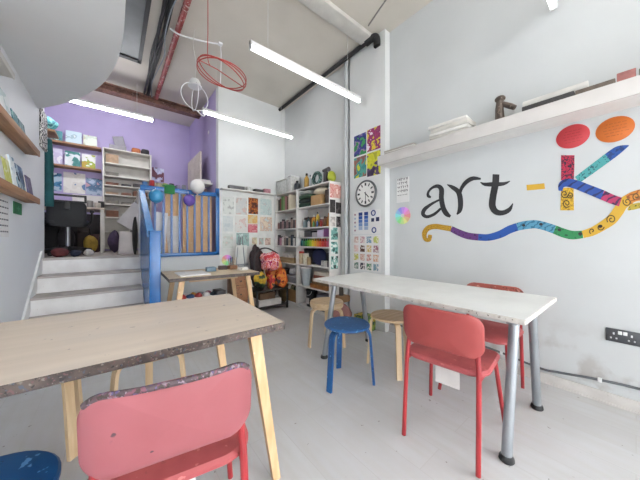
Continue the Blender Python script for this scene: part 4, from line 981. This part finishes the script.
MB().cyl((0, 0, .08), (0, 0, .40), .026, n=14).build('gas_column', M('8c8e92', .3, .7), o)
MB().pad(.44, .46, .1, .08, lambda u, v, d: Vector((u, v, .44 + d)), dome=.01).build('seat', mesh, o)
MB().pad(.38, .34, .07, .03, lambda u, v, d: Vector((u, -.24 - d - .1 * (v) + .06 * (u / .24) ** 2, .55 + v))).build('backrest', mesh, o)
hr = []
for (u0, u1, v0, v1) in ((-.19, .19, .775, .80), (-.19, .19, .70, .72), (-.19, -.165, .70, .80), (.165, .19, .70, .80)):
    MB().box(u0, u1, -.285, -.255, v0, v1, .006).build('headrest_frame', BLACK, o)
MB().box(-.03, .03, -.29, -.25, .60, .72, .01).build('headrest_post', BLACK, o)
for s in (-1, 1):
    MB().tube(spline([(s * .21, .05, .44), (s * .25, .05, .5), (s * .25, .05, .60)], 4), .014, 8).box(s * .25 - .025, s * .25 + .025, -.08, .14, .60, .63, .01).build('armrest', BLACK, o)
# clutter on stage floor
for l_, x0, x1, h, c_ in (('black storage box under the desk at its left end', -.86, -.66, .52, '1f1e20'), ('dark brown storage box under the middle of the desk', -.44, -.30, .40, '3a2a26'), ('dark red storage box under the desk by its right leg', -.28, -.18, .30, '4a2428')):
    bx(l_, x0, x1, 5.62, 5.84, ZS, h, M(c_, .7, var=.4, scale=15), lid=M(c_, .6))
bx('wide dark board added to darken the space behind the desk', -.9, -.14, 6.1, 6.18, ZS, .66, M('2f2a2e', .8, var=.4, scale=8), 'board', 'board')  # added dark panel that deepens the gloom under the desk
CL = [('black rucksack on the stage floor left of the office chair', (-.80, 4.68, ZS), (.1, .14, .16), '1f1d20'), ('dark red bundle on the stage floor at the stair top', (-.50, 4.42, ZS), (.08, .07, .055), '6a2a2c'),
      ('brown bundle on the stage floor near the wall end', (-.70, 4.5, ZS), (.06, .06, .10), '6a4030'), ('navy bundle on the stage floor at the stair top', (-.36, 4.38, ZS), (.05, .05, .04), '2a3350'),
      ('white bundle on the stage floor at the stair top', (-.24, 4.42, ZS), (.05, .05, .045), 'c9c4c0'), ('yellow bag on the stage floor under the desk', (-.26, 5.12, ZS), (.08, .06, .13), 'b8963c'),
      ('purple patterned bag beside the desk leg', (.02, 5.3, ZS), (.08, .1, .17), '5a4868'), ('dark bag under the desk by its back leg', (-.55, 5.50, ZS), (.10, .10, .2), '2c2a2e')]
for i, (l_, c, r_, col) in enumerate(CL): blob('bag' if 'bag' in l_ or 'ruck' in l_ else 'bundle', l_, 'bag', c, r_, M(col, .8, var=.4, scale=14), .13, 60 + i)
def slab(name, label, cat, p, ry, rz, w, t, h, mat):
    o = thing(name, label, cat, p, R(rz)); MB().box(-w / 2, w / 2, -t / 2, t / 2, 0, h, .003, Matrix.Rotation(R(ry), 4, 'Y')).build('panel', mat, o); return o
slab('portfolio', 'large white portfolio tilted against the stair rail', 'portfolio', (.15, 4.66, ZS + .395), 34, 0, .26, .03, .36, M('d6d2d4', .7))
slab('sack', 'white paper sack standing on the stage beside the stair rail', 'sack', (.16, 4.66, ZS), 3, 0, .2, .12, .32, M('d9d3d2', .8))
slab('folded_easel', 'grey folded board leaning upright behind the stair rail', 'board', (.20, 4.95, ZS), 8, 0, .07, .05, 1.0, M('8a8684', .6))
blob('bag', 'black bag hanging behind the stair rail', 'bag', (.24, 4.36, ZS + .0), (.03, .08, .26), M('2a2826', .8), .1, 77)
slab('canvas', 'white canvas leaning behind the railing bars by the tan board', 'canvas', (.50, 4.27, ZS), 4, 0, .16, .03, .60, M('f0eef0', .7))
slab('canvas', 'narrow pale canvas leaning behind the railing, right of another', 'canvas', (.72, 4.31, ZS), -5, 0, .17, .03, .56, M('ebe6e2', .7, var=.15))
slab('panel', 'light blue panel at the foot of the railing by the newel', 'panel', (.37, 4.26, ZS), 0, 0, .10, .02, .42, M('8fb4e0', .6))
# upright board by the purple side wall
tag(MB().box(1.17, 1.20, 4.74, 5.66, ZS, 2.62, .003).build('upright_board', worn('pale_board', 'c9bfb4', 'bbb0a5', ['d0c8be'], .6)), 'tall pale board standing upright before the purple side wall', 'board')
tag(MB().box(1.06, 1.318, 4.52, 4.80, 2.02, 2.05, .003).build('wall_shelf', OFFWHITE), 'short pale shelf on the purple side wall near the white wall edge', 'shelf')
bx('white folded cloth on the short pale shelf by the purple side wall', 1.1, 1.3, 4.55, 4.77, 2.05, .05, M('dedad8', .8), 'folded_cloth', 'cloth', bev=.015)
bx('tall dark brown box on the stage under the short pale shelf', 1.21, 1.315, 4.56, 4.78, ZS, .95, M('5a4440', .6, var=.3), 'box')
tag(MB().ball((1.315, 4.75, 2.98), (.006, .035, .03), 10, .2, 3).build('paper_butterfly', WHITE), 'small white paper butterfly on the purple side wall', 'decoration')

# ------------------------------------------------------------------ left wall ledges, books and signs
for i, (z, l_) in enumerate(((1.885, 'upper wooden picture ledge on the left wall'), (1.435, 'lower wooden picture ledge on the left wall'))):
    o = thing('picture_ledge', l_, 'shelf', (XL, 0, z))
    y1 = 3.56
    MB().box(0, .09, 2.2, y1, 0, .02, .002).build('ledge_board', OAK, o); MB().box(.083, .095, 2.2, y1, -.008, .045, .002).build('front_lip', OAK, o)
def face_book(label, y0, y1, z, h, mat):
    o = thing('book', label, 'book', (XL + .045, (y0 + y1) / 2, z), 0, 'books on the wall ledges')
    T = Matrix.Rotation(R(-7), 4, 'Y'); w = (y1 - y0) / 2
    MB().box(-.004, .004, -w, w, 0, h, .001, T).build('cover', mat, o); MB().box(-.012, -.0045, -w + .003, w - .003, .003, h - .003, 0, T).build('pages', M('e6e1d6', .8), o)
z2, z1 = 1.456, 1.906
face_book('white booklet at the left end of the lower wall ledge', 2.65, 2.80, z2, 0.23, M('dfe2e0', .6))
face_book('yellow book standing on the lower wall ledge', 2.82, 2.97, z2, 0.23, art(['d6d98a', 'cdd070', 'e3e6b8'], 10, 3))
face_book('white and blue book on the lower wall ledge', 3.00, 3.13, z2, 0.29, art(['d6e4ec', 'e6eef0', '88b0c8'], 8, 4))
face_book('dark blue picture book on the lower wall ledge', 3.15, 3.36, z2, 0.26, art(['3f5878', '5a789a', 'a8bcc8', '2f4058'], 9, 5))
face_book('grey-purple book at the far end of the lower wall ledge', 3.44, 3.62, z2, 0.22, art(['6f6888', '7d7694', '5c5674'], 12, 6))
face_book('white book at the left of the upper wall ledge', 2.72, 2.98, z1, .26, art(['e3e6e6', 'dde2e2', 'b8c8c8'], 7, 7))
face_book('teal book standing on the upper wall ledge', 3.02, 3.18, z1, .2, art(['5a9a9c', '3f7f88', '9cc4c0'], 9, 8))
face_book('grey-green book at the far end of the upper wall ledge', 3.20, 3.38, z1, .19, art(['6a8a90', '88a8a4', '4a6a78'], 9, 9))
o = thing('picture_ledge', 'topmost picture ledge cut off at the left edge of the picture', 'shelf', (XL, 0, 2.27))
MB().box(0, .07, 2.2, 2.86, 0, .02, .002).build('ledge_board', OFFWHITE, o); MB().box(.064, .074, 2.2, 2.86, -.006, .035, .002).build('front_lip', OFFWHITE, o)
face_book('pale green book on the topmost ledge at the left edge', 2.52, 2.72, 2.291, .2, art(['b8c4b4', 'a0b0a0', 'c05a4a'], 8, 11))
g_ = MB().box(0, .004, -.12, .12, -.05, .05).build('sign', M('2f8a52', .5), None, (XL, 3.31, 1.36), smooth=0); tag(g_, 'small green sign on the left wall below the lower ledge', 'sign')
MB().box(.004, .005, -.05, .05, -.006, .006).box(.004, .005, .0, .02, -.02, .02).build('pictogram', M('5fae7e', .5), g_, smooth=0)
g_ = MB().box(0, .003, -.13, .13, -.15, .15).build('notice', PAPER, None, (XL, 2.94, 1.265), smooth=0); tag(g_, 'white notice with grey text at the left edge beside the green sign', 'notice')
q = random.Random(2)
for r_ in range(6):
    y = -.09; m = MB()
    while y < .09:
        l = q.uniform(.02, .05); m.box(.003, .004, y, y + l, .11 - .045 * r_, .12 - .045 * r_); y += l + .015
    m.build('text_line', M('5a5a60', .6), g_, smooth=0)

# ------------------------------------------------------------------ light and view
w = bpy.data.worlds.new('sky'); scene.world = w; w.use_nodes = True
bg = w.node_tree.nodes['Background']; bg.inputs[0].default_value = (.93, .965, 1, 1); bg.inputs[1].default_value = 16
sd = bpy.data.lights.new('sun', 'SUN'); sd.energy = 26; sd.angle = R(2); sd.color = (1, .96, .9)
so = bpy.data.objects.new('sun', sd); COL.objects.link(so); so.rotation_euler = (R(40), 0, R(88)); so.location = (8, -2, 8)
scene.view_settings.view_transform = 'Standard'; scene.view_settings.look = 'None'
scene.view_settings.exposure = -.18; scene.view_settings.gamma = 1
try: scene.cycles.use_denoising = True
except Exception: pass
scene.cycles.max_bounces = 10; scene.cycles.diffuse_bounces = 6
scene.cycles.sample_clamp_indirect = 6
print('things', len(_labels))
